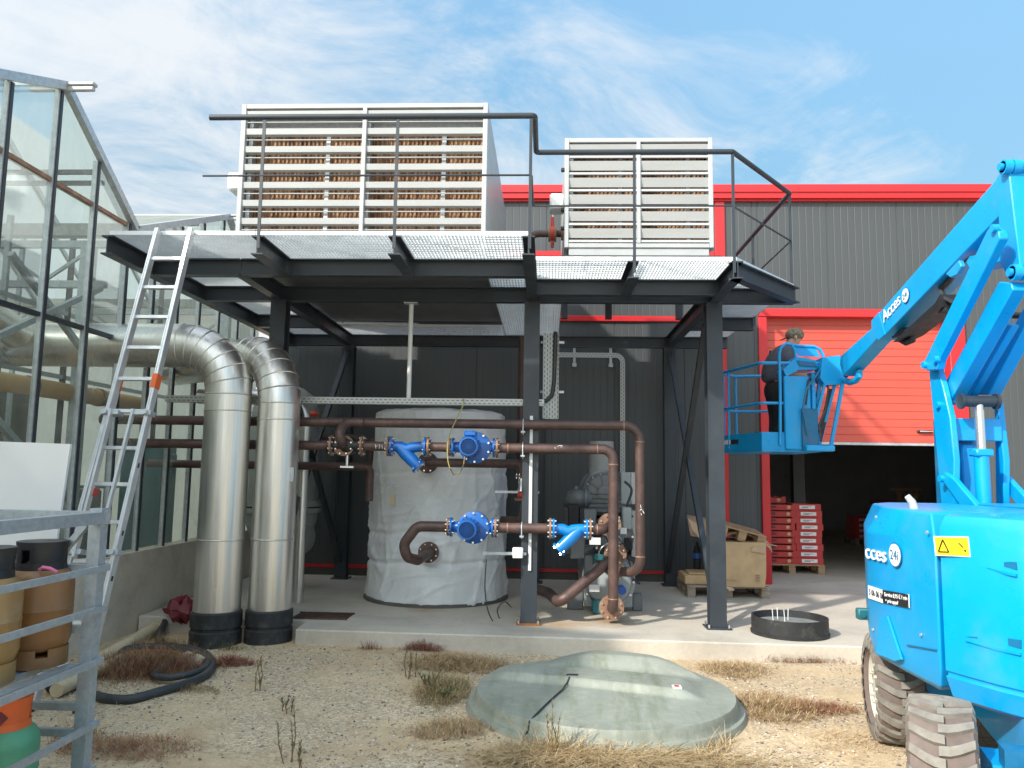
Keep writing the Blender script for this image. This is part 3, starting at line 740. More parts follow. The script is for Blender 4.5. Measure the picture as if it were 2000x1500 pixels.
# ------------------------------------------------------------------ louvred cooling units
def cooler(x0, x1, y0, y1, z0, z1, rows, kind, label, mull):
    t = thing('cooling_unit', ((x0 + x1) / 2, y0, z0), label, 'cooling unit', 'louvred cooling units on the platform')
    fw = .045
    b = MB()
    for x in (x0, x1): b.box((x - fw / 2, y0, z0), (x + fw / 2, y0 + .07, z1), .004)
    for z in (z0 + fw / 2, z1 - fw / 2): b.box((x0 + fw / 2, y0 + .003, z - fw / 2), (x1 - fw / 2, y0 + .067, z + fw / 2), .004)
    b.box((mull - .02, y0 - .004, z0 + fw), (mull + .02, y0 + .06, z1 - fw), .004)
    b.build('frame', M['alu'], t)
    b = MB(); b.box((x1 - .012, y0 + .071, z0), (x1 + .02, y1, z1)); b.build('side_panel', M['louvre'], t)
    b = MB(); b.box((x0 - .02, y0 + .071, z0), (x0 + .012, y1, z1)); b.build('side_panel', M['louvre'], t)
    b = MB(); b.box((x0 + .013, y0 + .071, z1 - .03), (x1 - .013, y1, z1)); b.build('top_panel', M['louvre'], t)
    b = MB(); b.box((x0 + .013, y0 + .071, z0), (x1 - .013, y1, z0 + .03)); b.build('floor_panel', M['boxunder'], t)
    b = MB(); b.box((x0 + .013, y1 - .03, z0 + .03), (x1 - .013, y1, z1 - .03)); b.build('rear_panel', M['louvre'], t)
    py = y0 + .2
    ptop = z1 - (.22 if kind == 'wide' else .12)
    for k, (a, c) in enumerate(((x0 + .03, mull - .0), (mull + .002, x1 - .03))):
        b = MB(); mid = (a + c) / 2 + .18
        n = 42; 
        for (u, w_) in ((a, mid - .02), (mid + .02, c)):
            pr = []; q = u; s_ = 0
            while q < w_ - .02:
                pr += [(q, py + (.016 if s_ % 2 else 0) + random.uniform(-.003, .003)), (q + .018, py + (.016 if s_ % 2 else 0) + random.uniform(-.003, .003))]; q += .021; s_ += 1
            pr += [(w_, py), (w_, py + .1), (u, py + .1)]
            b.loft([[(p[0], p[1], z0 + .03) for p in pr], [(p[0], p[1], ptop) for p in pr]])
        b.build('cooling_pad', M['pad'], t, smooth=False)
        b = MB(); b.box((mid - .02, py - .02, z0 + .03), (mid + .02, py + .02, ptop)); b.box((a, py - .02, ptop), (c, py + .12, z1 - .03)); b.box((a, py - .12, z0 + .03), (a + .04, py - .021, z1 - .03)); b.build('pad_frame', M['galv'], t)
    zi0, zi1 = z0 + fw, z1 - fw; ph = (zi1 - zi0) / rows
    for a, c in ((x0 + fw / 2, mull - .021), (mull + .021, x1 - fw / 2)):
        b = MB()
        for k in range(rows):
            z = zi1 - ph * k
            if kind == 'wide':   # open louvre: a broad fixed slat and a thin drip edge below it
                b.prism([(a, y0 + .012, z - .02), (a, y0 + .016, z - .078), (a, y0 + .06, z - .086), (a, y0 + .056, z - .03)], (c - a, 0, 0))
                b.box((a, y0 + .016, z - .136), (c, y0 + .036, z - .1285))
            else:
                b.prism([(a, y0 + .008, z - .022), (a, y0 + .03, z - .116), (a, y0 + .048, z - .116), (a, y0 + .026, z - .022)], (c - a, 0, 0))
                b.prism([(a, y0 + .012, z - .142), (a, y0 + .004, z - .168), (a, y0 + .03, z - .168), (a, y0 + .03, z - .142)], (c - a, 0, 0))
        b.build('louvre_slats', M['louvre'], t, smooth=False)
    return t
cl = cooler(-2.955, -.617, 7.1, 10.25, 3.63, 5.14, 8, 'wide', 'larger louvred cooling unit with brown pads showing between its slats', -1.775)
cr = cooler(.175, 1.652, 7.85, 10.0, 3.945, 5.115, 6, 'tight', 'smaller louvred cooling unit standing on a dark skid near the red fascia', .915)
b = MB(); b.box((-3.13, 7.2, 4.325), (-2.976, 7.42, 4.5), .02); b.build('junction_box', M['whiteplastic'], cl)
b = MB(); b.box((.0, 7.95, 4.4), (.154, 8.2, 4.56), .02); b.build('junction_box', M['whiteplastic'], cr)
for z in (4.15, 4.35, 4.78): 
    b = MB(); b.box((.115, 7.9, z), (.154, 7.95, z + .035), .006); b.build('latch', M['blackplastic'], cr)
b = MB(); b.box((.2, 7.87, 3.862), (1.63, 7.95, 3.944), .005); b.build('drip_tray', M['alu'], cr)
for y0_, y1_ in ((7.84, 7.95), (9.8, 9.9)):
    b = MB(); b.box((.12, y0_, 3.8), (1.75, y1_, 3.86)); b.build('skid_beam', M['steel'], cr)
    for x in (.2, .76, 1.65):
        b = MB(); b.box((x - .04, y0_ + .01, ZT + .035), (x + .04, y1_ - .01, 3.799)); b.build('skid_foot', M['steel'], cr)
# pipe with red valve feeding the smaller unit
t = thing('valve_pipe', (-.2, 8.5, 3.6), 'brown pipe bend with red butterfly valve beside the smaller cooling unit', 'pipe')
zz_ = 4.3; yv = 8.5
b = MB(); b.tube(fillet([(-.24, yv, 3.6), (-.24, yv, 4.29), (.15, yv, 4.29)], .12, 7), .04, 14); b.build('pipe', M['pipe'], t)
b = MB()
for x in (.0, .065): b.cyl((x - .012, yv, 4.29), (x + .012, yv, 4.29), .09, 20)
b.cyl((.13, yv, 4.29), (.152, yv, 4.29), .075, 18); b.build('flange', M['flange'], t)
b = MB(); b.cyl((.013, yv, 4.29), (.052, yv, 4.29), .08, 20); b.cyl((.033, yv, 4.36), (.033, yv, 4.48), .018, 10); b.cyl((.033, yv, 4.2), (.033, yv, 4.13), .018, 10); b.build('valve_body', M['valvered'], t)
b = MB(); b.cyl((.033, yv, 4.48), (.033, yv, 4.56), .012, 8); b.build('valve_stem', M['chrome'], t)
# ================================================================== PIPES, TANK, PUMPS, CHILLER
def flange(b, c, ax, r=.1, th=.02, n=8, bolt=True, mi=0, bi=1):
    """round flange with bolts, centred at c on axis ax"""
    c, ax = V(c), V(ax).normalized(); b.mat(mi).cyl(c - ax * th / 2, c + ax * th / 2, r, 24)
    if bolt:
        a = ax.cross(V((0, 0, 1)));
        if a.length < .01: a = ax.cross(V((0, 1, 0)))
        a.normalize(); q = a.cross(ax); b.mat(bi)
        for k in range(n):
            p = c + (a * math.cos(2 * PI * (k + .5) / n) + q * math.sin(2 * PI * (k + .5) / n)) * r * .8
            b.cyl(p - ax * (th / 2 + .016), p + ax * (th / 2 + .016), r * .085, 6)
    b.mat(mi); return b
# ---- the two big clad ducts
def duct(name, c, r, zax, rad, head, label, run):
    """vertical clad duct, segmented bend towards the unit vector head, then a straight run"""
    t = thing(name, (c[0], c[1], 0), label, 'duct', 'silver ducts by the greenhouse')
    h = V((*head, 0)).normalized(); zc_ = zax - rad; base = V((c[0], c[1], 0)); n = 7
    b = MB(); b.lathe([(r, .3), (r, zc_)], base, seg=40); b.build('duct_shaft', M['duct'], t)
    for z in (.97, zc_ - .17, zc_ - .01):
        b = MB(); b.lathe([(r + .001, z - .007), (r + .006, z - .002), (r + .006, z + .002), (r + .001, z + .007)], base, seg=40); b.build('seam', M['duct'], t)
    b = MB()
    def ctr(a): return base + V((0, 0, zc_)) + h * (rad - rad * math.cos(a)) + V((0, 0, rad * math.sin(a)))
    lat = h.cross(V((0, 0, 1)))
    def ring(a, rr):
        o = ctr(a); out = h * -math.cos(a) + V((0, 0, math.sin(a)))
        return [o + (out * math.cos(2 * PI * k / 40) + lat * math.sin(2 * PI * k / 40)) * rr for k in range(40)]
    b.loft([ring(PI / 2 * k / n, r) for k in range(n + 1)]); b.build('duct_bend', M['duct'], t, ang=30)
    for k in range(1, n + 1):
        a = PI / 2 * k / n; seams = MB(); seams.loft([ring(a - .012, r + .0005), ring(a, r + .006), ring(a + .012, r + .0005)], cap=False); seams.build('bend_seam', M['duct'], t, ang=20)
    o = ctr(PI / 2); b = MB(); b.cyl(o, o + h * run, r, 40); b.build('duct_run', M['duct'], t)
    b = MB(); b.lathe([(r + .012, -.15), (r + .02, 0), (r + .02, .13), (r + .008, .14), (r + .008, .16), (r + .018, .17), (r + .018, .3), (r + .004, .315)], base, seg=40); b.build('rubber_sleeve', M['rubber'], t)
    return t
duct('clad_duct', (-3.1, 7.46), .216, 2.83, .47, (-1, 0), 'front silver clad duct bending into the greenhouse just right of the ladder', 5)
duct('clad_duct', (-2.645, 7.6), .203, 2.79, .5, (-.8, .6), 'second silver clad duct standing right of the front one with taller black base', 1.7)
b = MB(); lb = V((-2.645 + .19, 7.6 - .09, 1.5)); b.box((lb.x - .03, lb.y - .02, 1.52), (lb.x + .02, lb.y + .0, 1.66), .005)
tag(b.build('sensor_box', M['galv']), 'small metal box fixed on the right side of the second silver duct', 'sensor')
# slim pipes behind
for x, y, r_, z1, lb in ((-3.08, 8.75, .085, 2.45, 'slimmer silver pipe seen between the two big ducts'), (-2.8, 8.95, .06, 2.5, 'thin silver pipe half hidden behind the second duct')):
    b = MB(); b.tube(fillet([(x, y, .15), (x, y, z1), (x - .9, y, z1)], .3, 8), r_, 24); tag(b.build('clad_pipe', M['duct']), lb, 'pipe')
# grey filter vessel behind the ducts
t = thing('filter_vessel', (-3.42, 10.1, .15), 'pale grey filter vessel on a stand behind the silver ducts', 'vessel')
c = (-3.42, 10.1, 0)
b = MB(); b.lathe([(.02, 2.72), (.2, 2.7), (.34, 2.6), (.42, 2.42), (.43, 2.3), (.45, 1.2)], c, seg=36); b.build('upper_shell', M['grp'], t)
b = MB(); b.lathe([(.5, 1.17), (.5, 1.235)], c, seg=36); b.lathe([(.5, 1.09), (.5, 1.15)], c, seg=36); b.build('flange', M['grp'], t)
b = MB(); b.lathe([(.46, 1.085), (.44, .95), (.36, .72), (.22, .55), (.16, .5), (.16, .16)], c, seg=36); b.build('lower_shell', M['grp'], t)
b = MB(); b.lathe([(.02, -.42), (.16, -.41), (.22, -.36), (.24, -.28), (.24, 0)], (-3.2, 10.1, .78), (0, 1, 0), 28); b.build('manway', M['grp'], t)
b = MB(); b.tube(fillet([(-2.85, 9.9, 2.05), (-2.6, 9.75, 2.06), (-2.2, 9.75, 2.02), (-2.2, 9.75, 1.5)], .08, 5), .035, 12); b.build('outlet_pipe', M['pipe'], t)
b = MB(); b.cyl((-2.62, 9.75, 2.06), (-2.56, 9.75, 2.055), .055, 16); b.build('coupling', M['chrome'], t)
b = MB(); b.sphere((-2.95, 9.66, 2.33), .06, 12, 6, (1.6, .8, .6)); b.build('valve_handle', M['valvered'], t)

# ---- wrapped buffer tank
TX, TY = -1.315, 9.6
tk = thing('buffer_tank', (TX, TY, .15), 'large upright tank wrapped in wrinkled grey sheeting', 'tank')
b = MB(); rings = []; NS = 220; NZ = 120
for k in range(NZ + 1):
    z = .165 + 2.16 * k / NZ; f = k / NZ; rg = []
    for j in range(NS):
        a = 2 * PI * j / NS
        r_ = .835 - .055 * f
        r_ += .03 * vnoise(a * 2.2 + 3, z * 1.4, 5) + .03 * (vnoise(a * 4 + z * 1.3, z * 2.6, 6) * (1.2 - f))
        fd = vnoise(a * 3.1 + z * 1.1, z * .9, 8); r_ += .018 * max(0, 1 - abs(fd) * 9)            # long drape folds
        fd = vnoise(a * 4.3 - z * 2.1, z * 1.1 + 4, 18); r_ += .014 * max(0, 1 - abs(fd) * 11)
        fd = vnoise(a * 1.6, z * 4.2 - a * .8, 28); r_ += .01 * max(0, 1 - abs(fd) * 9) * (1.3 - f)
        for zz0, am in ((.62, .03), (1.05, .012), (1.62, .012), (.95, .018)): r_ -= am * math.exp(-((z - zz0 - .05 * vnoise(a * 2, zz0, 4)) / .025) ** 2)
        rg.append((TX + r_ * math.cos(a), TY + r_ * math.sin(a), z))
    rings.append(rg)
for q, z in ((.97, 2.345), (.9, 2.36), (.5, 2.375), (.02, 2.38)): rings.append([(TX + (.78 * q) * math.cos(2 * PI * j / NS), TY + .78 * q * math.sin(2 * PI * j / NS), z + .02 * vnoise(j * .2, q * 5, 9)) for j in range(NS)])
b.loft(rings); b.build('wrapping', M['wrap'], tk, ang=80)
b = MB(); b.lathe([(.865, .152), (.86, .185), (.83, .19)], (TX, TY, 0), seg=48); b.build('base_rim', M['kerb'], tk)
pn = at(553, 0 + 985, Y=8.83); b = MB(); p = at(764, 978, Y=8.87); b.prism([(p.x - .03, p.y, p.z + .06), (p.x + .035, p.y, p.z + .075), (p.x + .04, p.y, p.z - .07), (p.x + .005, p.y, p.z - .05)], (0, .02, 0)); b.build('tape_patch', M['pvc'], tk)
# nozzles on the tank
n1 = at(836, 904, Y=8.72); n2 = at(838, 1078, Y=8.74)
for n_ in (n1, n2):
    b = MB(); flange(b, (n_.x, 8.7, n_.z), (0, 1, 0), .115, .022); b.mat(0).cyl((n_.x, 8.71, n_.z), (n_.x, 8.9, n_.z), .055, 18); b.build('nozzle_flange', [M['pipe'], M['chrome']], tk)

# ---- pipe runs
YP = 7.88
PR = .0475
def run(label, path, rad=.11, r=PR, fl=(), name='steel_pipe', welds=()):
    b = MB(); b.tube(fillet(path, rad, 8), r, 20)
    t = thing(name, V(path[0]), label, 'pipe', 'rusty pipe runs'); b.build('pipe', M['pipe'], t)
    for c, ax, rr in fl:
        q = MB(); flange(q, c, ax, rr); q.build('flange', [M['flange'], M['chrome']], t)
    if welds:
        for c, ax in welds: q = MB(); q.lathe([(r, -.006), (r + .003, 0), (r, .006)], c, ax, 20); q.build('weld', M['flange'], t)
    return t
ZU = 2.123
zu0 = at(350, 823, Y=YP).z
P2Z = 1.885; PLZ = 1.095
XV = at(1250, 960, Y=YP).x; XW = at(1198, 1000, Y=YP).x
run('uppermost rusty pipe crossing from the greenhouse to the chiller', [(-4.6, YP, ZU), (XV, YP, ZU), (XV, YP, .69), (XV - .25, 8.15, .66), (XV - .3, 8.6, .66)], .15, PR, [((XV - .21, 8.2, .663), (-.67, .74, 0), .105)], welds=[((XV - .16, YP, ZU), (1, 0, 0)), ((XV, YP, ZU - .16), (0, 0, 1)), ((XV, YP, .84), (0, 0, 1))])
run('brown pipe elbow dropping from the uppermost pipe to a facing flange', [(-1.86, YP - .03, ZU), (-2.05, YP - .05, ZU), (-2.07, YP - .16, ZU - .12), (-2.05, YP - .14, P2Z + .02), (-2.05, YP - .02, P2Z)], .1, PR, [((-2.05, YP - .04, P2Z), (0, 1, 0), .105)])
run('rusty pipe length running from the greenhouse behind the silver ducts to the mixing valve', [(-4.6, YP + .02, P2Z), (-2.18, YP, P2Z)], .1, PR, [((-2.18, YP, P2Z), (1, 0, 0), .105)])
xs1, xs2 = at(763, 872, Y=YP).x, at(833, 874, Y=YP).x
xp1, xp2 = at(883, 874, Y=YP).x, at(967, 875, Y=YP).x
run('short rusty pipe between the mixing valve and the dark blue strainer', [(-1.88, YP, P2Z), (xs1 - .012, YP, P2Z)], .1, PR, [((-1.87, YP, P2Z), (1, 0, 0), .105), ((xs1 - .022, YP, P2Z), (1, 0, 0), .1)])
run('short rusty pipe between the upper strainer and the upper pump', [(xs2 + .012, YP, P2Z), (xp1 - .012, YP, P2Z)], .1, PR, [((xs2 + .022, YP, P2Z), (1, 0, 0), .1), ((xp1 - .022, YP, P2Z), (1, 0, 0), .09)])
run('rusty pipe leaving the upper pump, turning down in front of the chiller', [(xp2 + .012, YP, P2Z), (XW, YP, P2Z), (XW, YP, .32), (XW, 8.35, .3)], .11, .05, [((xp2 + .022, YP, P2Z), (1, 0, 0), .1), ((XW, 8.1, .31), (0, 1, 0), .125)], welds=[((xp2 + .13, YP, P2Z), (1, 0, 0)), ((XW - .16, YP, P2Z), (1, 0, 0)), ((XW, YP, P2Z - .15), (0, 0, 1)), ((XW, YP, .43), (0, 0, 1))])
run('dark pipe leaving the upper tank nozzle towards the middle column', [(n1.x, 8.7, n1.z), (n1.x, 8.38, n1.z), (-.27, 8.38, n1.z), (-.27, 8.38, n1.z - .12)], .09, PR, [((-.27, 8.38, n1.z - .13), (0, 0, 1), .07)])
xq1, xq2 = at(880, 1030, Y=YP).x, at(964, 1031, Y=YP).x
xr1, xr2 = at(1079, 1031, Y=YP).x, at(1148, 1031, Y=YP).x
run('rusty swan neck pipe from the lower tank nozzle to the lower pump', [(n2.x + .02, 8.7, n2.z), (n2.x - .02, 8.1, n2.z - .02), (n2.x - .1, 7.9, n2.z + .03), (n2.x - .13, YP, n2.z + .16), (n2.x + .0, YP, PLZ), (xq1 - .012, YP, PLZ)], .1, .052, [((xq1 - .022, YP, PLZ), (1, 0, 0), .09)])
run('rusty pipe between the lower pump and the sunlit blue strainer', [(xq2 + .012, YP, PLZ), (xr1 - .012, YP, PLZ)], .1, .05, [((xq2 + .022, YP, PLZ), (1, 0, 0), .095), ((xr1 - .022, YP, PLZ), (1, 0, 0), .105)], welds=[((xq2 + .14, YP, PLZ), (1, 0, 0))])
run('short rusty pipe entering the chiller right of the sunlit blue strainer', [(xr2 + .012, YP, PLZ), (.56, YP, PLZ), (.66, 8.2, PLZ + .02), (.66, 8.75, PLZ + .02)], .12, .05, [((xr2 + .022, YP, PLZ), (1, 0, 0), .105), ((.66, 8.35, PLZ + .02), (0, 1, 0), .12)], welds=[((.5, YP, PLZ), (1, 0, 0))])
d0, d1 = at(1197, 1090, Y=8.25), at(1092, 1178, Y=8.0)
run('sloping rusty pipe running down to the left from the chiller', [d0 + V((.06, .4, .02)), d0, d1, d1 + V((-.1, .5, .02)), d1 + V((-.35, .8, .05))], .09, .055, [(d0 + V((.05, .3, .015)), (.1, 1, 0), .12)])
# dark pipes at the back
for pth, lb in (([(-2.15, 9.6, 2.0), (-1.97, 9.9, 1.95), (-1.97, 9.9, .62), (-1.6, 9.9, .6)], 'dark pipe dropping in the shade left of the wrapped tank'),
                ([(-4.5, 8.7, 1.68), (-2.1, 8.7, 1.68), (-1.98, 8.75, 1.68), (-1.98, 8.75, 1.3)], 'dark pipe in the shade just below the mixing valve'),
                ([(-.36, 10.6, 3.5), (-.36, 10.6, 1.7)], 'dark upright pipe against the wall left of the middle column'),
                ([(-.24, 8.6, 1.3), (-.28, 9.0, 1.1), (-.55, 9.4, 1.08)], 'dark curved pipe under the small red valve right of the tank')):
    b = MB(); b.tube(fillet(pth, .12, 6), .045, 14); tag(b.build('steel_pipe', M['pipe']), lb, 'pipe', 'rusty pipe runs')
# mixing valve body between flanges
t = thing('mixing_valve', (-2.02, YP, P2Z), 'dark three way valve body behind the facing rusty flange', 'valve')
b = MB(); b.cyl((-2.165, YP, P2Z), (-1.885, YP, P2Z), .062, 18); b.sphere((-2.02, YP + .02, P2Z), .1, 18, 10); b.build('body', M['blackplastic'], t)
b = MB(); b.cyl((-2.02, YP, P2Z - .09), (-2.02, YP, P2Z - .2), .014, 8); b.box((-2.09, YP - .012, P2Z - .225), (-1.95, YP + .012, P2Z - .2), .004); b.build('stem', M['chrome'], t)
# small red valve right of the tank
t = thing('ball_valve', (-.27, 8.38, n1.z - .3), 'small red and chrome valve hanging below the dark pipe right of the tank', 'valve')
b = MB(); b.lathe([(.03, .15), (.035, .1), (.026, .06), (.04, .02), (.026, -.06)], (-.27, 8.38, n1.z - .3), seg=16); b.build('body', M['chrome'], t)
b = MB(); b.sphere((-.27, 8.36, n1.z - .325), .042, 14, 8); b.build('handle', M['valvered'], t)
b = MB(); b.cyl((-.27, 8.38, n1.z - .385), (-.27, 8.38, n1.z - .36), .07, 18); b.build('flange', M['flange'], t)
b = MB(); b.box((-.55, 8.37, n1.z - .31), (-.08, 8.39, n1.z - .285)); tag(b.build('support_bar', M['galv']), 'thin pale bar holding the small red valve beside the tank', 'bar')

# ---- pumps
def pump(cx_, z, label, box_side):
    t = thing('pump', (cx_, YP, z), label, 'pump', 'blue inline pumps')
    hw = (xp2 - xp1) / 2
    b = MB(); b.lathe([(.06, .1), (.13, .09), (.155, .05), (.158, .0), (.15, -.045), (.158, -.05), (.158, -.07), (.14, -.075), (.1, -.085)], (cx_ + .02, YP, z), (0, 1, 0), 36)
    b.tube([(cx_ - hw + .02, YP, z), (cx_ - .1, YP, z), (cx_ - .05, YP, z)], [.05, .06, .09], 20); b.tube([(cx_ + hw - .02, YP, z), (cx_ + .1, YP, z), (cx_ + .06, YP, z)], [.055, .07, .1], 20)
    b.mat(1)
    for k in range(10):
        a = 2 * PI * (k + .5) / 10; p = V((cx_ + .02 + .143 * math.cos(a), YP - .07, z + .143 * math.sin(a))); b.cyl(p, p + V((0, -.025, 0)), .0115, 6)
    b.build('volute', [M['bluepaint'], M['chrome']], t)
    for s_ in (-1, 1):
        q = MB(); flange(q, (cx_ + s_ * (hw - .011), YP, z), (1, 0, 0), .096, .02, 4); q.build('flange', [M['bluepaint'], M['chrome']], t)
    mx_ = cx_ - .015
    b = MB(); b.lathe([(.06, -.08), (.088, -.09), (.09, -.1), (.09, -.3), (.096, -.305), (.096, -.36), (.088, -.375), (.02, -.376)], (mx_, YP, z), (0, 1, 0), 30)
    for k in range(18):
        a = 2 * PI * k / 18; p = V((mx_ + .096 * math.cos(a), YP - .2, z + .096 * math.sin(a))); b.obox(p, (math.cos(a), 0, math.sin(a)), (0, 1, 0), (-math.sin(a), 0, math.cos(a)), .02, .18, .005)
    b.build('motor', M['bluepaint'], t)
    b = MB()
    for rr in (.022, .04, .058, .075): b.lathe([(rr - .003, -.377), (rr - .003, -.381), (rr + .003, -.381), (rr + .003, -.377)], (mx_, YP, z), (0, 1, 0), 28)
    for k in range(6):
        a = PI * k / 6; b.obox((mx_, YP - .3785, z), (math.cos(a), 0, math.sin(a)), (0, 1, 0), (-math.sin(a), 0, math.cos(a)), .15, .003, .004)
    b.build('fan_grille', M['bluedeep'], t)
    if box_side:
        b = MB(); b.box((mx_ - .055, YP - .3, z + .1), (mx_ + .065, YP - .18, z + .155), .012); b.build('terminal_box', M['bluepaint'], t)
    return t
pump((xp1 + xp2) / 2, P2Z, 'upper blue pump with a terminal box on its motor in front of the tank top', True)
pump((xq1 + xq2) / 2, PLZ, 'lower blue pump in front of the middle of the tank', False)
def strainer(x0, x1, z, sgn, mt, label):
    t = thing('strainer', ((x0 + x1) / 2, YP, z), label, 'strainer', 'blue pipe strainers')
    b = MB(); m_ = (x0 + x1) / 2
    b.tube([(x0 + .012, YP, z), (x0 + .1, YP, z - .002), (m_ - .02, YP, z - .03), (m_ + .03, YP, z - .01), (x1 - .08, YP, z), (x1 - .012, YP, z)], [.05, .054, .06, .055, .052, .05], 20)
    e = V((m_ + .1 * sgn, YP - .01, z - .19)); s0 = V((m_ - .1 * sgn, YP, z - .0))
    b.tube([s0, s0.lerp(e, .35), s0.lerp(e, .8), e], [.055, .066, .062, .06], 20); b.build('body', mt, t)
    ax = (e - s0).normalized(); q = MB(); flange(q, e + ax * .012, ax, .078, .024, 4); q.build('cover', [mt, M['chrome']], t)
    for x in (x0 + .011, x1 - .011):
        q = MB(); flange(q, (x, YP, z), (1, 0, 0), .1, .02, 8); q.build('flange', [mt, M['chrome']], t)
strainer(xs1, xs2, P2Z, 1, M['bluepaint'], 'dark blue y strainer hanging in front of the tank beside the upper pump')
M['bluelit'] = paint('sunlit_blue_cast_paint', (.0, .2, .58), .32, var=.1, scale=14, coat=.3)  # the cast blue lightened, so sunlight is part of its colour
strainer(xr1, xr2, PLZ, -1, M['bluelit'], 'blue y strainer in a sunlit tone right of the middle column')

# chalk marks on the pipes
def chalk(pts, lb):
    t = thing('chalk_mark', at(*pts[0][0], Y=YP - .05), lb, 'chalk mark')
    for k, st in enumerate(pts):
        b = MB(); b.tube([at(x, y, Y=YP - .0475 - .002) for x, y in st], .0032, 6); b.build('stroke', M['white'], t)
chalk([[(733, 868), (734, 876)], [(733, 872), (737, 871)], [(741, 876), (741, 868), (744, 873), (746, 868), (747, 876)], [(751, 876), (753, 869), (756, 876)], [(759, 869), (759, 876)]], 'white chalk scribble on the pipe left of the dark blue strainer')
chalk([[(1083, 874), (1085, 876)], [(1089, 872), (1094, 870), (1099, 871)], [(1095, 873), (1098, 873)]], 'short white chalk tick on the pipe leaving the upper pump')
chalk([[(1251, 986), (1252, 992)], [(1250, 997), (1254, 994)], [(1255, 997), (1258, 1003)], [(1252, 1003), (1253, 1006)]], 'white chalk specks on the rightmost upright pipe')
# ---- clamps and white strut left of the middle column
t = thing('pipe_support', (-.2, 7.93, .15), 'white strut with pipe clamps beside the middle column', 'support')
xw = at(1037, 900, Y=7.935).x
b = MB(); b.box((xw - .016, 7.93, at(1037, 1115, Y=7.93).z), (xw + .016, 7.948, at(1037, 812, Y=7.93).z), .003); b.build('strut', M['whiteplastic'], t)
for z in (ZU, P2Z, PLZ):
    xx = at(1021, 900, Y=YP).x; b = MB()
    pts = [(xx, YP + .04, z - .1)] + [(xx, YP + (.057) * math.cos(a), z + .057 * math.sin(a)) for a in [PI * k / 8 for k in range(9)]] + [(xx, YP - .057, z - .1)]
    b.tube(pts, .006, 8); b.box((xx - .02, YP - .08, z - .085), (xx + .02, YP + .07, z - .07)); b.build('clamp', M['galv'], t)
t = thing('switch_box', (-.35, 7.9, .9), 'small white switch box on a bracket arm in front of the tank', 'box')
a0, a1 = at(945, 1080, Y=7.93), at(1028, 1082, Y=7.93)
b = MB(); b.box((a0.x, 7.92, a0.z - .014), (a1.x, 7.95, a0.z + .014)); b.box((a0.x - .004, 7.912, a0.z - .02), (a0.x + .02, 7.958, a0.z + .02)); b.build('arm', M['galv'], t)
s0 = at(1012, 1080, Y=7.9); b = MB(); b.box((s0.x - .055, 7.86, s0.z - .05), (s0.x + .05, 7.915, s0.z + .055), .008); b.build('box', M['whiteplastic'], t)
b = MB(); k0 = at(950, 1092, Y=7.93)
b.tube(smooth([k0, k0 + V((-.01, .02, -.3)), k0 + V((.03, .1, -.55)), k0 + V((.12, .3, -.73)), k0 + V((.15, .35, -.71)), k0 + V((.1, .3, -.55)), k0 + V((.17, .3, -.46)), k0 + V((.24, .35, -.52))]), .006, 8); tag(b.build('cable', M['hose']), 'thin black cable hanging in a loop at the foot of the tank', 'cable')
b = MB(); k0 = at(905, 778, Y=7.98)
lp = [at(x, y, Y=7.78) for x, y in ((905, 790), (893, 815), (878, 850), (874, 880), (876, 905), (884, 925), (893, 928), (905, 910), (908, 885))]
b.tube(smooth([k0] + lp), .006, 8); tag(b.build('cable', M['ropewhite']), 'yellow cable looping down from the tray to the upper pump', 'cable')
b = MB(); b.tube([at(x, y, Y=7.74) for x, y in ((879, 915), (886, 928), (897, 925), (907, 905), (909, 890))], .005, 8); tag(b.build('cable', M['hose']), 'short black cable loop under the upper pump', 'cable')

# ---- cable trays
def uv_planar(o, a, c):
    uv = o.data.uv_layers.new(name='UVMap').data; a, c = V(a), V(c)
    for l in o.data.loops:
        p = o.data.vertices[l.vertex_index].co; uv[l.index].uv = (p.dot(a), p.dot(c))
def tray(parts, label, uva, uvc):
    t = thing('cable_tray', parts[0][0], label, 'cable tray', 'perforated cable trays')
    for lo, hi in parts:
        b = MB(); b.box(lo, hi); o = b.build('tray', M['tray'], t, smooth=False); uv_planar(o, uva, uvc)
    return t
yt = 8.0
a0, a1 = at(604, 782, Y=yt), at(1063, 786, Y=yt)
t = tray([((-4.0, yt, a1.z - .032), (a1.x, yt + .004, a1.z + .032)), ((-4.0, yt + .005, a1.z - .036), (a1.x, yt + .1, a1.z - .032))], 'long horizontal perforated cable tray above the tank', (1, 0, 0), (0, 0, 1))
yv2 = 8.2; v0, v1 = at(1062, 650, Y=yv2), at(1090, 818, Y=yv2)
t = tray([((v0.x, yv2 + .02, v1.z), (v1.x, yv2 + .024, v0.z)), ((v0.x - .003, yv2 - .04, v1.z), (v0.x, yv2 + .02, v0.z)), ((v1.x, yv2 - .04, v1.z), (v1.x + .003, yv2 + .02, v0.z))], 'upright perforated cable tray beside the middle column', (0, 0, 1), (1, 0, 0))
b = MB(); b.tube([at(x, y, Y=yv2 - .01) for x, y in ((1085, 648), (1084, 690), (1082, 745), (1078, 772), (1068, 782), (1050, 786), (1020, 787))], .022, 10); tag(b.build('cable', M['hose']), 'bundle of black cable curving from the upright tray', 'cable')
for z in (at(1095, 668, Y=yv2).z, at(1095, 765, Y=yv2).z):
    b = MB(); b.box((v0.x - .03, yv2 + .026, z - .012), (v1.x + .06, yv2 + .05, z + .012)); b.build('bracket', M['galv'], t)
yb2 = 11.18; r0, r1, r2 = at(1090, 693, Y=yb2), at(1216, 697, Y=yb2), at(1217, 930, Y=yb2)
t = thing('cable_tray', r0, 'thin perforated tray bending down the dark wall to the chiller', 'cable tray', 'perforated cable trays')
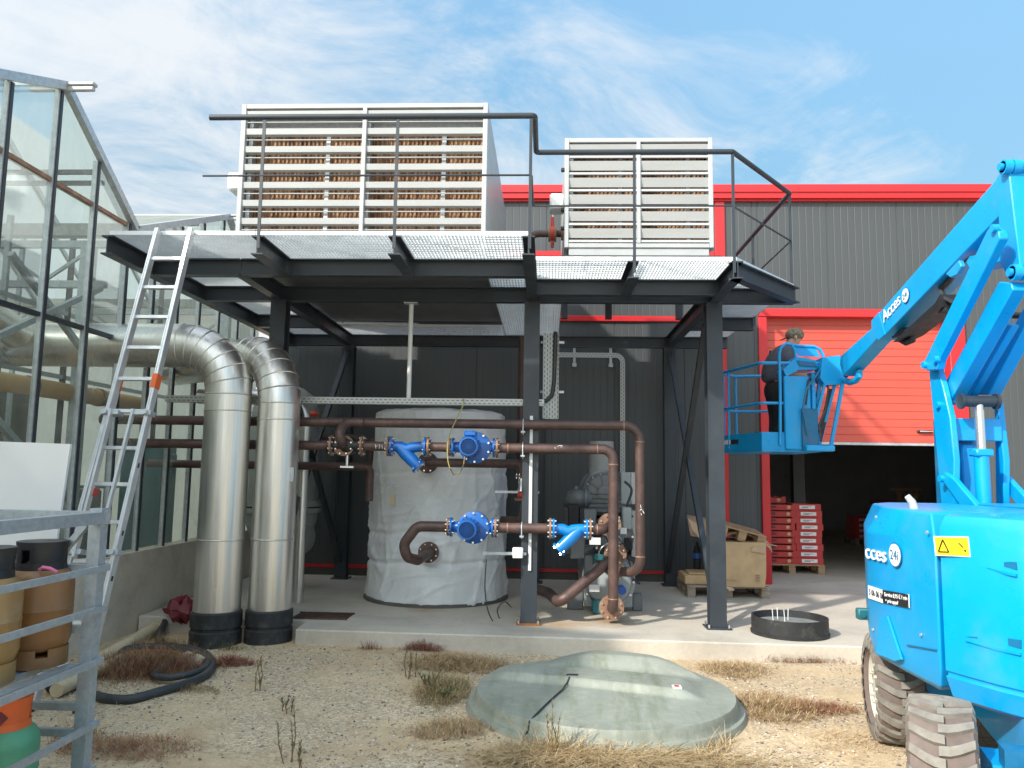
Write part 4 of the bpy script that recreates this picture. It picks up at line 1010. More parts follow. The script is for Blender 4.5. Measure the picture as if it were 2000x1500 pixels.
b = MB(); b.box((r0.x, yb2, r0.z - .035), (r1.x - .1, yb2 + .01, r0.z + .035)); o = b.build('tray', M['tray'], t, smooth=False); uv_planar(o, (1, 0, 0), (0, 0, 1))
b = MB(); b.box((r1.x - .035, yb2, r2.z), (r1.x + .035, yb2 + .01, r0.z - .1)); o = b.build('tray', M['tray'], t, smooth=False); uv_planar(o, (0, 0, 1), (1, 0, 0))
b = MB(); pts = [(r1.x - .1 + .1 * math.sin(a) * 1.0, r0.z - .1 + .1 * math.cos(a)) for a in [PI / 2 * k / 6 for k in range(7)]]
inn = [(r1.x - .1 + (.035) * math.sin(a), r0.z - .1 - .035 + .035 * math.cos(a) + .03) for a in [PI / 2 * k / 6 for k in range(7)]]
b.loft([[(x0, yb2, z0 + .035) for x0, z0 in pts] , [(x0 - .0, yb2, z0 - .035) for x0, z0 in pts]], cap=False, closed=False)
arc = [[(r1.x - .1 + q * math.sin(PI / 2 * k / 6), yb2 + y_, r0.z - .1 - .0 + q * math.cos(PI / 2 * k / 6)) for q, y_ in ((.065, 0), (.135, 0), (.135, .01), (.065, .01))] for k in range(7)]
b = MB(); b.loft(arc); o = b.build('tray_bend', M['tray'], t, smooth=False); uv_planar(o, (1, 0, 0), (0, 0, 1))
for x in (1122, 1193):
    p = at(x, 693, Y=yb2); b = MB(); b.box((p.x - .018, yb2 + .012, r0.z - .16), (p.x + .018, yb2 + .06, r0.z + .24)); b.box((p.x - .03, yb2 - .01, r0.z - .17), (p.x + .03, yb2 + .08, r0.z - .12)); b.build('bracket', M['galv'], t)
# white hanger pipe
p0, p1 = at(802, 592, Y=8.06), at(798, 780, Y=8.06)
t = thing('hanger_pipe', p1, 'pale upright pipe hanging from the gantry to the long cable tray', 'pipe')
b = MB(); b.cyl((p1.x, 8.06, p1.z - .02), (p1.x, 8.06, 3.385), .024, 14); b.build('pipe', M['whiteplastic'], t)
b = MB(); b.box((p1.x - .07, 8.0, 3.386), (p1.x + .07, 8.1, 3.399)); b.build('clamp', M['galv'], t)

# ---- chiller
ch = thing('chiller', (.62, 9.3, .15), 'grey water chiller with round end covers behind the rusty pipes', 'chiller')
def cpt(x, y, yy=9.0): return at(x, y, Y=yy)
a, c = cpt(1141, 1090, 8.8), cpt(1236, 1192, 8.8)
b = MB(); b.box((a.x, 8.8, .2), (c.x, 8.84, a.z), .01); b.build('end_plate', M['chilllight'], ch)
b = MB(); b.box((a.x, 10.4, .2), (c.x, 10.44, a.z), .01); b.build('end_plate', M['chilllight'], ch)
a2, c2 = cpt(1108, 1160, 8.9), cpt(1254, 1190, 8.9)
b = MB(); b.box((a2.x, 8.86, .153), (a.x - .003, 8.95, .34), .01); b.build('foot', M['chill'], ch); b = MB(); b.box((c.x + .003, 8.86, .153), (c2.x, 8.95, .34), .01); b.build('foot', M['chill'], ch)
e1 = cpt(1188, 1135, 8.78)
b = MB(); b.lathe([(.02, -.2), (.13, -.19), (.23, -.14), (.25, -.08), (.25, -.04), (.29, -.04), (.29, 0), (.27, .001), (.27, 1.6)], (e1.x, 8.79, e1.z), (0, 1, 0), 36); 
b.mat(1)
for k in range(12): t_ = 2 * PI * k / 12; p = V((e1.x + .27 * math.cos(t_), 8.75, e1.z + .27 * math.sin(t_))); b.cyl(p, p + V((0, -.03, 0)), .014, 6)
b.build('evaporator', [M['chilllight'], M['chrome']], ch)
e2 = cpt(1197, 1048, 8.78)
b = MB(); b.lathe([(.02, -.12), (.15, -.11), (.2, -.05), (.2, 0), (.235, 0), (.235, .035), (.215, .036), (.215, 1.6)], (e2.x, 8.82, e2.z), (0, 1, 0), 36); 
b.mat(1)
for k in range(10): t_ = 2 * PI * k / 10; p = V((e2.x + .217 * math.cos(t_), 8.82, e2.z + .217 * math.sin(t_))); b.cyl(p, p + V((0, -.03, 0)), .014, 6)
b.build('condenser', [M['chill'], M['chrome']], ch)
e3 = cpt(1180, 965, 9.1)
b = MB(); b.lathe([(.03, -.085), (.08, -.08), (.085, -.06), (.19, -.055), (.2, -.05), (.225, -.02), (.235, 0), (.25, .01), (.25, .06), (.235, .07), (.24, .5), (.27, .52), (.27, .6), (.2, .66), (.15, 1.1)], (e3.x, 9.05, e3.z + .02), (0, 1, 0), 36)
b.box((e3.x - .2, 8.98, e3.z - .24), (e3.x + .24, 9.55, e3.z + .02), .03)
for k in range(5): b.box((e3.x - .17, 8.955, e3.z - .2 + k * .05), (e3.x + .2, 8.981, e3.z - .185 + k * .05), .006)
for k in range(8): t_ = PI / 4 * k + .2; b.obox((e3.x + .14 * math.cos(t_), 8.985, e3.z + .02 + .14 * math.sin(t_)), (math.cos(t_), 0, math.sin(t_)), (0, 1, 0), (-math.sin(t_), 0, math.cos(t_)), .12, .03, .012)
b.mat(1)
for k in range(14): t_ = 2 * PI * k / 14; p = V((e3.x + .212 * math.cos(t_), 9.03, e3.z + .02 + .212 * math.sin(t_))); b.cyl(p, p + V((0, -.025, 0)), .011, 6)
b.build('compressor', [M['chill'], M['chilllight']], ch)
for k, (x, y, w_, h_, mt) in enumerate(((1152, 1010, .07, .09, 'chill'), (1224, 1012, .05, .12, 'chilllight'), (1158, 1040, .1, .05, 'dark'), (1226, 1062, .05, .07, 'dark'), (1150, 1105, .05, .12, 'chill'), (1226, 1120, .06, .06, 'chill'), (1172, 1118, .05, .05, 'chilllight'), (1120, 1020, .06, .2, 'dark'), (1128, 1062, .08, .16, 'chill'))):
    p = cpt(x, y, 8.75); b = MB(); b.box((p.x - w_, 8.7, p.z - h_), (p.x + w_, 8.85, p.z + h_), .012); b.build('fitting', M[mt], ch)
b = MB(); b.box((e3.x - .21, 9.0, e3.z - .45), (e3.x + .25, 9.5, e3.z - .27), .02); b.build('valve_block', M['dark'], ch)
b = MB(); b.tube(fillet([(e3.x - .18, 9.05, e3.z - .05), (e3.x - .33, 9.0, e3.z - .05), (e3.x - .36, 9.12, e3.z - .06), (e3.x - .36, 9.4, e3.z - .1), (e3.x - .36, 9.4, e3.z - .7)], .12, 8), .1, 20); b.lathe([(.13, 0), (.13, .03)], (e3.x - .2, 9.04, e3.z - .05), (-1, 0, 0), 22)
b.box((e3.x - .345, 8.99, e3.z + .04), (e3.x - .3, 9.01, e3.z + .09), .008); b.build('suction_elbow', M['chill'], ch)
b = MB(); b.lathe([(.15, .0), (.15, .42)], (e3.x - .0, 9.6, e3.z + .2), seg=28); b.build('discharge_drum', M['grp'], ch)
a, c = cpt(1213, 922, 8.95), cpt(1232, 985, 8.95)
b = MB(); b.box((a.x, 8.95, c.z), (c.x, 9.3, a.z), .008); b.build('electric_cabinet', M['chilllight'], ch)
b = MB(); d = cpt(1241, 922, 8.95); b.box((c.x + .003, 8.96, c.z), (d.x, 9.3, a.z), .008); b.build('cabinet_side', M['alu'], ch)
a, c = cpt(1233, 998, 8.9), cpt(1242, 1088, 8.9); b = MB(); b.box((a.x, 8.9, c.z), (c.x + .005, 9.25, a.z), .006); b.build('cabinet_side', M['alu'], ch)
a, c = cpt(1212, 998, 8.92), cpt(1233, 1085, 8.92); b = MB(); b.box((a.x, 8.95, c.z), (c.x - .003, 9.2, a.z), .01); b.build('control_panel', M['dark'], ch)
for x0, y0, x1, y1, mt in ((1151, 1050, 1173, 1064, 'white'), (1151, 1142, 1171, 1156, 'white'), (1212, 1031, 1224, 1043, 'white')):
    a, c = cpt(x0, y0, 8.5), cpt(x1, y1, 8.5); b = MB(); b.box((a.x, 8.5, c.z), (c.x, 8.51, a.z)); b.build('label_plate', M[mt], ch)
p = cpt(1214, 1152, 8.55); b = MB(); b.cyl((p.x, 8.5, p.z), (p.x, 8.6, p.z), .045, 18); b.build('blue_cap', M['bluepad'], ch)
p = cpt(1170, 1088, 8.7); b = MB(); b.box((p.x - .06, 8.6, p.z - .03), (p.x + .05, 8.7, p.z + .04), .01); b.build('actuator', M['teal'], ch); b = MB(); p = cpt(1165, 1192, 8.7); b.box((p.x - .05, 8.6, .155), (p.x + .06, 8.75, .3), .01); b.build('actuator', M['teal'], ch)
for k in range(5):
    p = cpt(1160 + 9 * k, 1070 + 14 * (k % 3), 8.55); b = MB(); b.tube(smooth([p, p + V((.03, -.03, .08)), p + V((.12, 0, .12)), p + V((.16, .05, .0)), p + V((.1 + .03 * k, .05, -.2))]), .007, 7); b.build('capillary_tube', M['chrome'] if k % 2 else M['blackplastic'], ch)
for k, (x0, y0, x1, y1) in enumerate(((1175, 1000, 1150, 1040), (1220, 940, 1236, 1010), (1160, 1085, 1150, 1140), (1150, 1100, 1165, 1180), (1225, 1090, 1250, 1140))):
    p, q = cpt(x0, y0, 8.75), cpt(x1, y1, 8.75); b = MB(); b.tube(smooth([p, p.lerp(q, .3) + V((.05, 0, .02)), p.lerp(q, .7) + V((-.04, 0, -.02)), q]), .014, 8); b.build('hose', M['hose'], ch)

# ---- floor grid
b = MB(); a, c = at(588, 1198, Z=.15), at(676, 1211, Z=.15)
b.box((a.x, c.y, .1515), (c.x + .0, a.y, .153)); b.mat(1)
n = 26
for k in range(n): x = a.x + (c.x - a.x) * (k + .5) / n; b.box((x - .004, c.y, .154), (x + .004, a.y, .166))
for k in range(5): y = c.y + (a.y - c.y) * (k + .5) / 5; b.box((a.x, y - .004, .1545), (c.x, y + .004, .163))
b.box((a.x - .012, c.y - .012, .1512), (c.x + .012, c.y - .0005, .168)); b.box((a.x - .012, a.y + .0005, .1512), (c.x + .012, a.y + .012, .168))
tag(b.build('drain_grate', [M['dark'], M['rustgrid']], smooth=False), 'rusty rectangular drain grate set in the concrete slab beside the ducts', 'grate')
# ================================================================== BOOM LIFT
LX = 3.3
def bp(x, y, X=LX): return at(x, y, X=X)
bl = thing('boom_lift', (3.0, 4.7, 0), 'bright blue articulated boom lift with its basket raised before the red door', 'boom lift')
LB, LD = M['liftblue'], M['liftdark']
def plate(name, px, X, th, mt=None, parent=None, bev=True):
    b = MB(); b.prism([bp(x, y, X) for x, y in px], (th, 0, 0)); o = b.build(name, mt or LB, parent or bl, ang=25)
    if bev:
        md = o.modifiers.new('bevel', 'BEVEL'); md.width = .008; md.segments = 2; md.limit_method = 'ANGLE'; md.angle_limit = R(30)
    return o
def poly_inset(p, d):
    n = len(p); c = V((sum(q[0] for q in p) / n, sum(q[1] for q in p) / n)); return [V((q[0], q[1])) + (c - V((q[0], q[1]))).normalized() * d for q in p]
def cover(name, plan, zs):
    b = MB(); b.loft([[(q.x, q.y, z) for q in poly_inset(plan, d)] for z, d in zs]); o = b.build(name, LB, bl, ang=30)
    md = o.modifiers.new('bevel', 'BEVEL'); md.width = .022; md.segments = 3; md.limit_method = 'ANGLE'; md.angle_limit = R(28)
    return o
A, B, C_, D = V((1.945, 4.92)), V((1.988, 4.16)), V((2.2, 3.74)), V((2.62, 3.35))
cover('side_cover', [(2.5, 6.0), (2.25, 5.75), (1.97, 5.0), A, (1.965, 4.6), B + V((.0, .012)), (3.0, 4.5), (3.0, 6.0)], [(.57, .09), (.6, .03), (.7, .0), (1.32, .0), (1.465, .13), (1.47, .16)])
cover('rear_cover', [B + V((.012, -.012)), (2.06, 4.0), (2.115, 3.88), C_, (2.38, 3.53), D, (3.3, 3.2), (4.1, 3.4), (4.5, 4.2), (4.5, 6.0), (3.02, 6.0), (3.02, 4.49)], [(.54, .1), (.57, .03), (.67, .0), (.675, .012), (.69, .012), (.695, .0), (1.4, .0), (1.46, .03), (1.475, .09)])
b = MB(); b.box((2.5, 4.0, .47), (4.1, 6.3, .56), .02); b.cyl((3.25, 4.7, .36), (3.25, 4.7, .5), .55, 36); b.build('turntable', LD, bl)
# recessed grips on the rear cover
fr = (C_ - B).normalized(); fn = V((-fr.y, fr.x)); fn = fn if fn.x < 0 else -fn
def face_pt(u, z, out=.0, o=B, d=fr, n_=fn): q = o + d * u + n_ * out; return V((q.x, q.y, z))
# chassis, axles and wheels
ca = V((-.28, -.96, 0)).normalized(); cl_ = V((-ca.y, ca.x, 0)); cl_ = cl_ if cl_.x < 0 else -cl_     # chassis forward and its outer side
W1, W2 = V((1.79, 3.78, .33)), V((2.2, 5.25, .33)); mid = (W1 + W2) / 2 - cl_ * .85
b = MB(); b.obox(mid + V((0, 0, .1)), ca, cl_, (0, 0, 1), 1.5, .95, .26); b.build('chassis', LB, bl)
for w_ in (W1, W2): b = MB(); c = w_ - cl_ * .85; b.obox(c, ca, cl_, (0, 0, 1), .24, 1.35, .2); b.build('axle', LB, bl)
b = MB(); b.obox(W1 - cl_ * .34 + ca * .12, ca, cl_, (0, 0, 1), .1, .26, .36); b.build('axle', LD, bl)
b = MB(); q = W1 - cl_ * .5 + ca * .32; b.obox(q + V((0, 0, .02)), ca, cl_, (0, 0, 1), .1, .5, .22); b.build('front_plate', LB, bl)
b = MB(); q = W1 - cl_ * .36 + ca * .38; b.cyl(q + V((0, 0, -.08)), q - cl_ * .3 + V((0, 0, -.1)), .045, 16); b.build('steer_cylinder', LB, bl)
b = MB(); q = W1 - cl_ * .42 + ca * .4; b.cyl(q + V((0, 0, 0)), q - cl_ * .28 + V((0, 0, .01)), .026, 14); b.build('steer_rod', M['chrome'], bl)
def wheel(c, yaw, tone, label=None):
    """wheel with chevron lugs, axle along its own x axis"""
    w = bpy.data.objects.new('wheel', None); COL.objects.link(w); w.parent = bl; w.location = c - wloc(bl)
    Rm_ = Matrix.Rotation(yaw, 3, 'Z'); r, hw = .312, .135
    def tr(x, rad, a): return c + Rm_ @ V((x, rad * math.cos(a), rad * math.sin(a)))
    b = MB(); prof = [(-hw * .72, .2), (-hw * .95, .235), (-hw, .28), (-hw * .9, .305), (-hw * .5, r), (hw * .5, r), (hw * .9, .305), (hw, .28), (hw * .95, .235), (hw * .72, .2)]
    n = 60; b.mat(1); b.loft([[tr(x, q, 2 * PI * k / n) for k in range(n)] for x, q in prof], cap=False)
    b.mat(0); N = 21
    for side in (-1, 1):
        for k in range(N):
            a0 = 2 * PI * (k + (.5 if side > 0 else 0)) / N
            def row(rad, da): return [tr(side * x, rad - dr, a0 + sh + da) for x, sh, dr in ((-.012, .03, 0), (.03, .02, 0), (.065, -.02, .002), (hw * .93, -.13, .012), (hw * 1.03, -.16, .05))]
            w0 = .06; up_ = [row(r + .021, -w0), row(r + .021, w0)]; dn = [row(r - .03, -w0 * 1.7), row(r - .03, w0 * 1.7)]
            m_ = len(up_[0]); vs = dn[0] + up_[0] + up_[1] + dn[1]; fs = []
            for i in range(m_ - 1):
                for j in range(3): fs.append((j * m_ + i, j * m_ + i + 1, (j + 1) * m_ + i + 1, (j + 1) * m_ + i))
            fs += [(0, m_, 2 * m_, 3 * m_), (m_ - 1, 2 * m_ - 1, 3 * m_ - 1, 4 * m_ - 1)]
            b.add(vs, fs)
    b.build('tyre', [M['tyregrey'], M['tyreside']], w, ang=30)
    b = MB(); b.lathe([(.05, -.1), (.12, -.1), (.15, -.075), (.185, -.07), (.205, -.105), (.21, -.1), (.21, .1), (.205, .105), (.185, .07), (.15, .075), (.12, .1), (.05, .1)], c, Rm_ @ V((1, 0, 0)), 36)
    for k in range(8):
        for s_ in (-1, 1): p = tr(s_ * .1, .095, 2 * PI * k / 8); b.cyl(p, p + Rm_ @ V((s_ * .02, 0, 0)), .013, 6)
    b.build('rim', M['rim'], w)
    return w
y2 = math.atan2(-.28, .96) * -1
wheel(W2, R(-12), 0); wheel(W1, R(-25), 0)
wheel(W1 - cl_ * 1.75, R(-25), 0); wheel(W2 - cl_ * 1.75, R(-14), 0)
# mast, risers and boom
plate('mast_plate', [(1814, 725), (1829, 712), (1841, 755), (1855, 816), (1863, 898), (1862, 1005), (1840, 1005), (1828, 873)], 3.05, .05)
plate('mast_plate', [(1941, 775), (1948, 789), (1960, 898), (1960, 1005), (1945, 1005), (1943, 861)], 3.47, .05)
p0, p1, p2 = bp(1857, 817, 3.1), bp(1857, 861, 3.1), bp(1950, 838, 3.46)
b = MB(); b.box((3.101, p0.y - .02, p1.z), (3.469, p0.y + .03, p0.z), .006); b.build('mast_crossmember', LB, bl)
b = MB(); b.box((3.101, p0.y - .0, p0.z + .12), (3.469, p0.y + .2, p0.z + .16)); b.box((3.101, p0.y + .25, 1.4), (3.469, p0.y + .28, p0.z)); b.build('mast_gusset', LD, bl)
q = bp(1880, 866, 3.2); b = MB(); b.box((3.19, q.y - .0, 1.4), (3.36, q.y + .2, q.z), .015); b.build('mast_tube', LB, bl)
c0, c1, c2 = bp(1911, 780, 3.31), bp(1918, 877, 3.31), bp(1922, 1005, 3.31)
yy = c1.y - .12
c0.y = c1.y = c2.y = yy
c0, c1, c2 = at(1911, 784, Y=yy), at(1916, 877, Y=yy), at(1923, 1003, Y=yy)
b = MB(); b.cyl(c0, c1, .034, 18); b.build('cylinder_rod', M['chrome'], bl)
b = MB(); b.cyl(c1 + V((0, 0, -.02)), c2, .052, 20); b.box(c1 - V((.065, .06, .055)), c1 + V((.065, .06, .0)), .01); b.build('lift_cylinder', LB, bl)
b = MB(); b.cyl(c0 - V((.12, 0, 0)), c0 + V((.12, 0, 0)), .042, 18); b.cyl(c0 - V((.14, 0, 0)), c0 - V((.12, 0, 0)), .06, 18); b.cyl(c0 + V((.12, 0, 0)), c0 + V((.14, 0, 0)), .06, 18); b.build('trunnion', M['steel'], bl)
plate('lower_brace', [(1835, 932), (1843, 922), (1862, 935), (1914, 996), (1914, 1008), (1890, 1008)], 3.0, .045)
plate('lower_brace', [(1946, 936), (1953, 930), (1964, 930), (2010, 980), (2010, 1008), (1996, 1000)], 3.53, .045)
plate('riser_arm', [(1841, 755), (1950, 550), (1974, 552), (1978, 566), (1853, 790)], 3.11, .1)
plate('riser_arm', [(1907, 771), (2005, 590), (2022, 598), (1930, 771)], 3.38, .1)
plate('riser_cylinder', [(1880, 777), (1966, 630), (1976, 636), (1890, 783)], 3.29, .06)
plate('timing_link', [(1802, 712), (1806, 703), (1928, 449), (1936, 443), (1950, 452), (1952, 466), (1833, 703), (1829, 722), (1810, 724)], 2.98, .065)
for (x, y, X) in ((1807, 713, 2.975), (1829, 702, 2.975), (1834, 791, 3.045), (1943, 446, 2.975), (1840, 935, 2.995)):
    p = bp(x, y, X); b = MB(); b.cyl(p - V((.022, 0, 0)), p + V((.02, 0, 0)), .028, 14); b.build('pin', LB, bl)
plate('elbow', [(1945, 348), (1960, 328), (1970, 334), (1992, 519), (1980, 537), (1966, 540), (1953, 513), (1951, 449)], 3.14, .3)
for x, y, rr in ((1958, 326, .05), (1976, 532, .055)):
    p = bp(x, y, 3.1); b = MB()
    b.cyl(p, p + V((.42, 0, 0)), rr * .8, 20)
    for k in (0, .06, .3, .36): b.cyl(p + V((k, 0, 0)), p + V((k + .05, 0, 0)), rr, 20)
    b.cyl(p - V((.025, 0, 0)), p, rr * .5, 14); b.build('elbow_pin', LB, bl)
plate('outer_boom', [(1950, 345), (1704, 625), (1703, 636), (1716, 662), (1728, 655), (1952, 421)], 3.17, .22)
b = MB(); q = [bp(x, y, 3.165) for x, y in ((1716, 610), (1702, 626), (1702, 638), (1715, 664), (1728, 653))]; b.prism(q, (.23, 0, 0)); b.build('boom_collar', LB, bl, ang=25)
plate('inner_boom', [(1710, 634), (1641, 696), (1640, 712), (1647, 735), (1718, 655)], 3.2, .16)
plate('boom_bracket', [(1886, 512), (1893, 500), (1912, 497), (1960, 494), (1960, 508), (1925, 523), (1896, 530)], 3.21, .14)
plate('hose_bracket', [(1846, 535), (1872, 508), (1877, 520), (1868, 537), (1856, 543)], 3.16, .04)
for k in range(6):
    o = k * 1.6
    b = MB(); b.tube([bp(x + o * .5, y + o * .5, 3.24 + .02 * (k % 3)) for x, y in ((1938, 452), (1905, 478), (1870, 520), (1850, 548), (1836, 562), (1842, 580), (1862, 590), (1852, 604), (1826, 606), (1800, 625), (1772, 646))], .017, 8); b.build('hydraulic_hose', M['hose'], bl)
b = MB(); b.prism([bp(x, y, 3.2) for x, y in ((1826, 592), (1836, 575), (1838, 600), (1770, 655), (1744, 668))], (.15, 0, 0)); b.build('hose_guide', M['blackplastic'], bl)
b = MB(); b.tube([bp(x, y, 3.28) for x, y in ((1745, 655), (1760, 648), (1775, 645), (1785, 652), (1782, 664), (1770, 669), (1757, 662))], .03, 10); b.build('hose_loop', M['hose'], bl)
b = MB(); b.tube([bp(x, y, 3.28) for x, y in ((1722, 661), (1690, 692), (1676, 705), (1660, 722), (1652, 735))], .022, 8); b.build('hose_run', M['hose'], bl)
b = MB(); b.tube([bp(x, y, 3.3) for x, y in ((1648, 742), (1660, 747), (1672, 743), (1679, 733), (1678, 724))], .035, 10); b.build('boom_tip_guard', LB, bl)
p = bp(1969, 615, 3.4); b = MB(); b.cyl(p, p + V((.4, -.1, -.05)), .025, 10); b.build('rod_end', M['blackplastic'], bl)
# exhaust stub
b = MB(); b.tube([at(x, y, Y=4.75) for x, y in ((1786, 1000), (1785, 990), (1781, 980), (1772, 969))], [.024, .024, .022, .017], 14); b.build('exhaust', M['rim'], bl)
b = MB(); p = at(1690, 1201, Y=5.3); b.box((p.x - .05, 5.28, p.z - .03), (p.x + .2, 5.34, p.z + .04), .008); b.cyl((p.x - .02, 5.27, p.z), (p.x - .02, 5.279, p.z), .014, 12); b.build('tow_bracket', M['teal'], bl)

# ---- basket
ZF, ZR_ = 1.97, 2.93
Q = [V((2.19, 10.0)), V((2.43, 9.02)), V((3.08, 9.0)), V((3.14, 10.12)), V((2.45, 10.3))]
bk = bpy.data.objects.new('basket', None); COL.objects.link(bk); bk.parent = bl; bk.location = V((2.7, 9.6, ZF)) - wloc(bl)
b = MB(); b.loft([[(q.x, q.y, ZF - .05) for q in Q], [(q.x, q.y, ZF - .02) for q in Q]]); b.build('floor', LB, bk, smooth=False)
def ringz(z, r, name):
    b = MB(); b.tube(fillet([V((q.x, q.y, z)) for q in [Q[2], Q[1], Q[0], Q[4], Q[3]]], .07, 5), r, 12); return b.build(name, LB, bk)
ringz(ZR_, .02, 'top_rail'); ringz(ZF + .5, .017, 'mid_rail')
for a, c in ((Q[0], Q[1]), (Q[1], Q[2]), (Q[3], Q[4]), (Q[4], Q[0])):
    b = MB(); b.bar((a.x, a.y, ZF + .075), (c.x, c.y, ZF + .075), .012, .19); b.build('toe_board', LB, bk)
for q in (Q[0] + V((.03, -.03)), Q[0] + V((.05, -.22)), Q[4], Q[3]):
    b = MB(); b.cyl((q.x, q.y, ZF), (q.x, q.y, ZR_), .017, 12); b.build('post', LB, bk)
xa, xb = at(1531, 800, Y=9.0).x, at(1583, 800, Y=9.0).x
zz0, zz1 = at(1550, 878, Y=9.0).z, at(1550, 735, Y=9.0).z
b = MB(); b.box((xa, 8.97, zz0), (xb, 9.02, zz1), .01); b.build('front_panel', LB, bk)
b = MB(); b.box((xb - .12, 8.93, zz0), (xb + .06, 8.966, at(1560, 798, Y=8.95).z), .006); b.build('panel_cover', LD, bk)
b = MB(); b.box((xb + .005, 8.95, zz0 - .02), (xb + .05, 9.1, zz1 + .05), .008); b.build('panel_post', LB, bk)
# control box with its guard loop
pa = [at(x, y, Y=8.98) for x, y in ((1530, 722), (1556, 696), (1592, 703), (1600, 716), (1594, 722), (1560, 722), (1536, 736))]
b = MB(); b.prism(pa, (0, .3, 0)); b.build('control_box', LB, bk, ang=20)
b = MB(); pb = [at(x, y, Y=8.96) for x, y in ((1558, 704), (1590, 707), (1598, 716), (1562, 714))]; b.prism(pb, (0, .015, 0)); b.build('control_lid', LD, bk)
lp = [(1524, 870), (1524, 760), (1522, 690), (1526, 678), (1535, 671), (1546, 673), (1553, 684), (1555, 705)]
b = MB(); b.tube([at(x, y, Y=8.99) for x, y in lp], .018, 12); b.build('guard_loop', LB, bk)
b = MB(); b.tube([at(x, y, Y=9.1) for x, y in ((1535, 671), (1560, 676), (1590, 677), (1602, 683), (1609, 697))], .018, 12); b.build('guard_loop', LB, bk)
b = MB(); pb = [at(x, y, Y=9.1) for x, y in ((1552, 674), (1592, 679), (1603, 697), (1560, 695))]; b.prism(pb, (0, .012, 0)); b.build('guard_plate', LB, bk)
# jib links to the boom tip
for (x0, y0, x1, y1, Y_, w_) in ((1606, 700, 1586, 875, 9.0, .04), (1612, 745, 1580, 874, 8.9, .03), (1631, 748, 1600, 870, 8.95, .03), (1646, 748, 1622, 876, 8.85, .035), (1588, 770, 1578, 872, 9.05, .03)):
    b = MB(); b.bar(at(x0, y0, Y=Y_), at(x1, y1, Y=Y_ + .1), w_, w_, (0, 1, 0)); b.build('jib_link', LB, bl)
b = MB(); b.bar(at(1625, 760, Y=8.98), at(1598, 865, Y=9.05), .05, .05, (0, 1, 0)); b.build('jib_cylinder', M['hose'], bl)
b = MB(); pb = [at(x, y, Y=8.88) for x, y in ((1606, 698), (1640, 694), (1650, 735), (1648, 750), (1612, 752), (1602, 738))]; b.prism(pb, (0, .22, 0)); b.build('jib_head', LB, bl, ang=20)
b = MB(); a, c = at(1584, 870, Y=8.95), at(1626, 882, Y=8.95); b.box((a.x - .08, 8.86, c.z), (c.x, 9.1, a.z), .01); b.build('jib_foot', LB, bl)
for k, (pts) in enumerate(([(1604, 720), (1590, 740), (1575, 760), (1568, 800), (1578, 850)], [(1610, 735), (1618, 760), (1612, 800), (1600, 830), (1604, 862)], [(1600, 728), (1586, 730), (1578, 745), (1574, 790)])):
    b = MB(); b.tube([at(x, y, Y=8.9 + .03 * k) for x, y in pts], .012, 8); b.build('jib_hose', M['hose'] if k else M['liftdark'], bl)
# markings
def text(name, s, size, org, right, up, mt, parent, depth=.002, spread=1.0, xs=1.0):
    cu_ = bpy.data.curves.new(name, 'FONT'); cu_.body = s; cu_.size = size; cu_.extrude = depth; cu_.space_character = spread
    tmp = bpy.data.objects.new('tmp', cu_); COL.objects.link(tmp)
    me = bpy.data.meshes.new_from_object(tmp.evaluated_get(bpy.context.evaluated_depsgraph_get()))
    bpy.data.objects.remove(tmp); right, up = V(right).normalized(), V(up).normalized(); nr = right.cross(up)
    off = V(org) - wloc(parent)
    for v in me.vertices: v.co = off + right * v.co.x * xs + up * v.co.y + nr * v.co.z
    me.materials.append(mt); o = bpy.data.objects.new(name, me); COL.objects.link(o); o.parent = parent; return o
fu = (B - A).normalized(); fo = V((fu.y, -fu.x)); fo = fo if fo.x < 0 else -fo
def sp(x, y, out=.006):
    """point on the flat side of the side cover seen at photo pixel (x, y)"""
    d = ray(x, y); o = A + fo * out; k = ((o.x - CAM.x) * fo.x + (o.y - CAM.y) * fo.y) / (d.x * fo.x + d.y * fo.y); return CAM + d * k
r3 = V((fu.x, fu.y, 0)); u3 = V((0, 0, 1))
def badge(c, r_, right, up, nr, parent):
    b = MB(); a = V(right).normalized(); q = V(up).normalized()
    b.prism([c + a * r_ * 1.12 * math.cos(2 * PI * k / 28) + q * r_ * 1.12 * math.sin(2 * PI * k / 28) for k in range(28)], V(nr) * .003); b.build('badge_ring', M['liftdark'], parent, smooth=False)
    b = MB(); b.prism([c + V(nr) * .0035 + a * r_ * math.cos(2 * PI * k / 28) + q * r_ * math.sin(2 * PI * k / 28) for k in range(28)], V(nr) * .003); b.build('badge', M['white'], parent, smooth=False)
    text('badge_lettering', '24i', r_ * 1.25, c + V(nr) * .008 - a * r_ * .78 - q * r_ * .42, a, q, M['liftdark'], parent, .001)
n3 = V((fo.x, fo.y, 0))
t0 = sp(1692, 1089); text('lettering', 'cces', .125, t0 + n3 * .006, r3, V((0, 0, 1)) , M['white'], bl, .003, 1.02, 1.2)
badge(sp(1749, 1084), .062, r3, u3, n3, bl)
a, c = sp(1692, 1144), sp(1722, 1166)
def strip(x0, y0, x1, y1, h, mt, name):
    p, q = sp(x0, y0), sp(x1, y1); b = MB(); b.prism([p, q, q - V((0, 0, h)), p - V((0, 0, h))], n3 * .003); return b.build(name, M[mt], bl, smooth=False)
strip(1696, 1143, 1724, 1152, .075, 'white', 'phone_strip'); strip(1724.5, 1152, 1775, 1161, .072, 'black', 'tariff_strip'); strip(1771, 1160, 1776, 1161, .072, 'white', 'strip_end')
dd = (sp(1724, 1152) - sp(1696, 1143)).normalized(); d2 = (sp(1775, 1161) - sp(1724.5, 1152)).normalized()
text('phone_lettering', '5 06 06 06', .05, sp(1697, 1161, .011), dd, u3, M['black'], bl, .001, 1, .85)
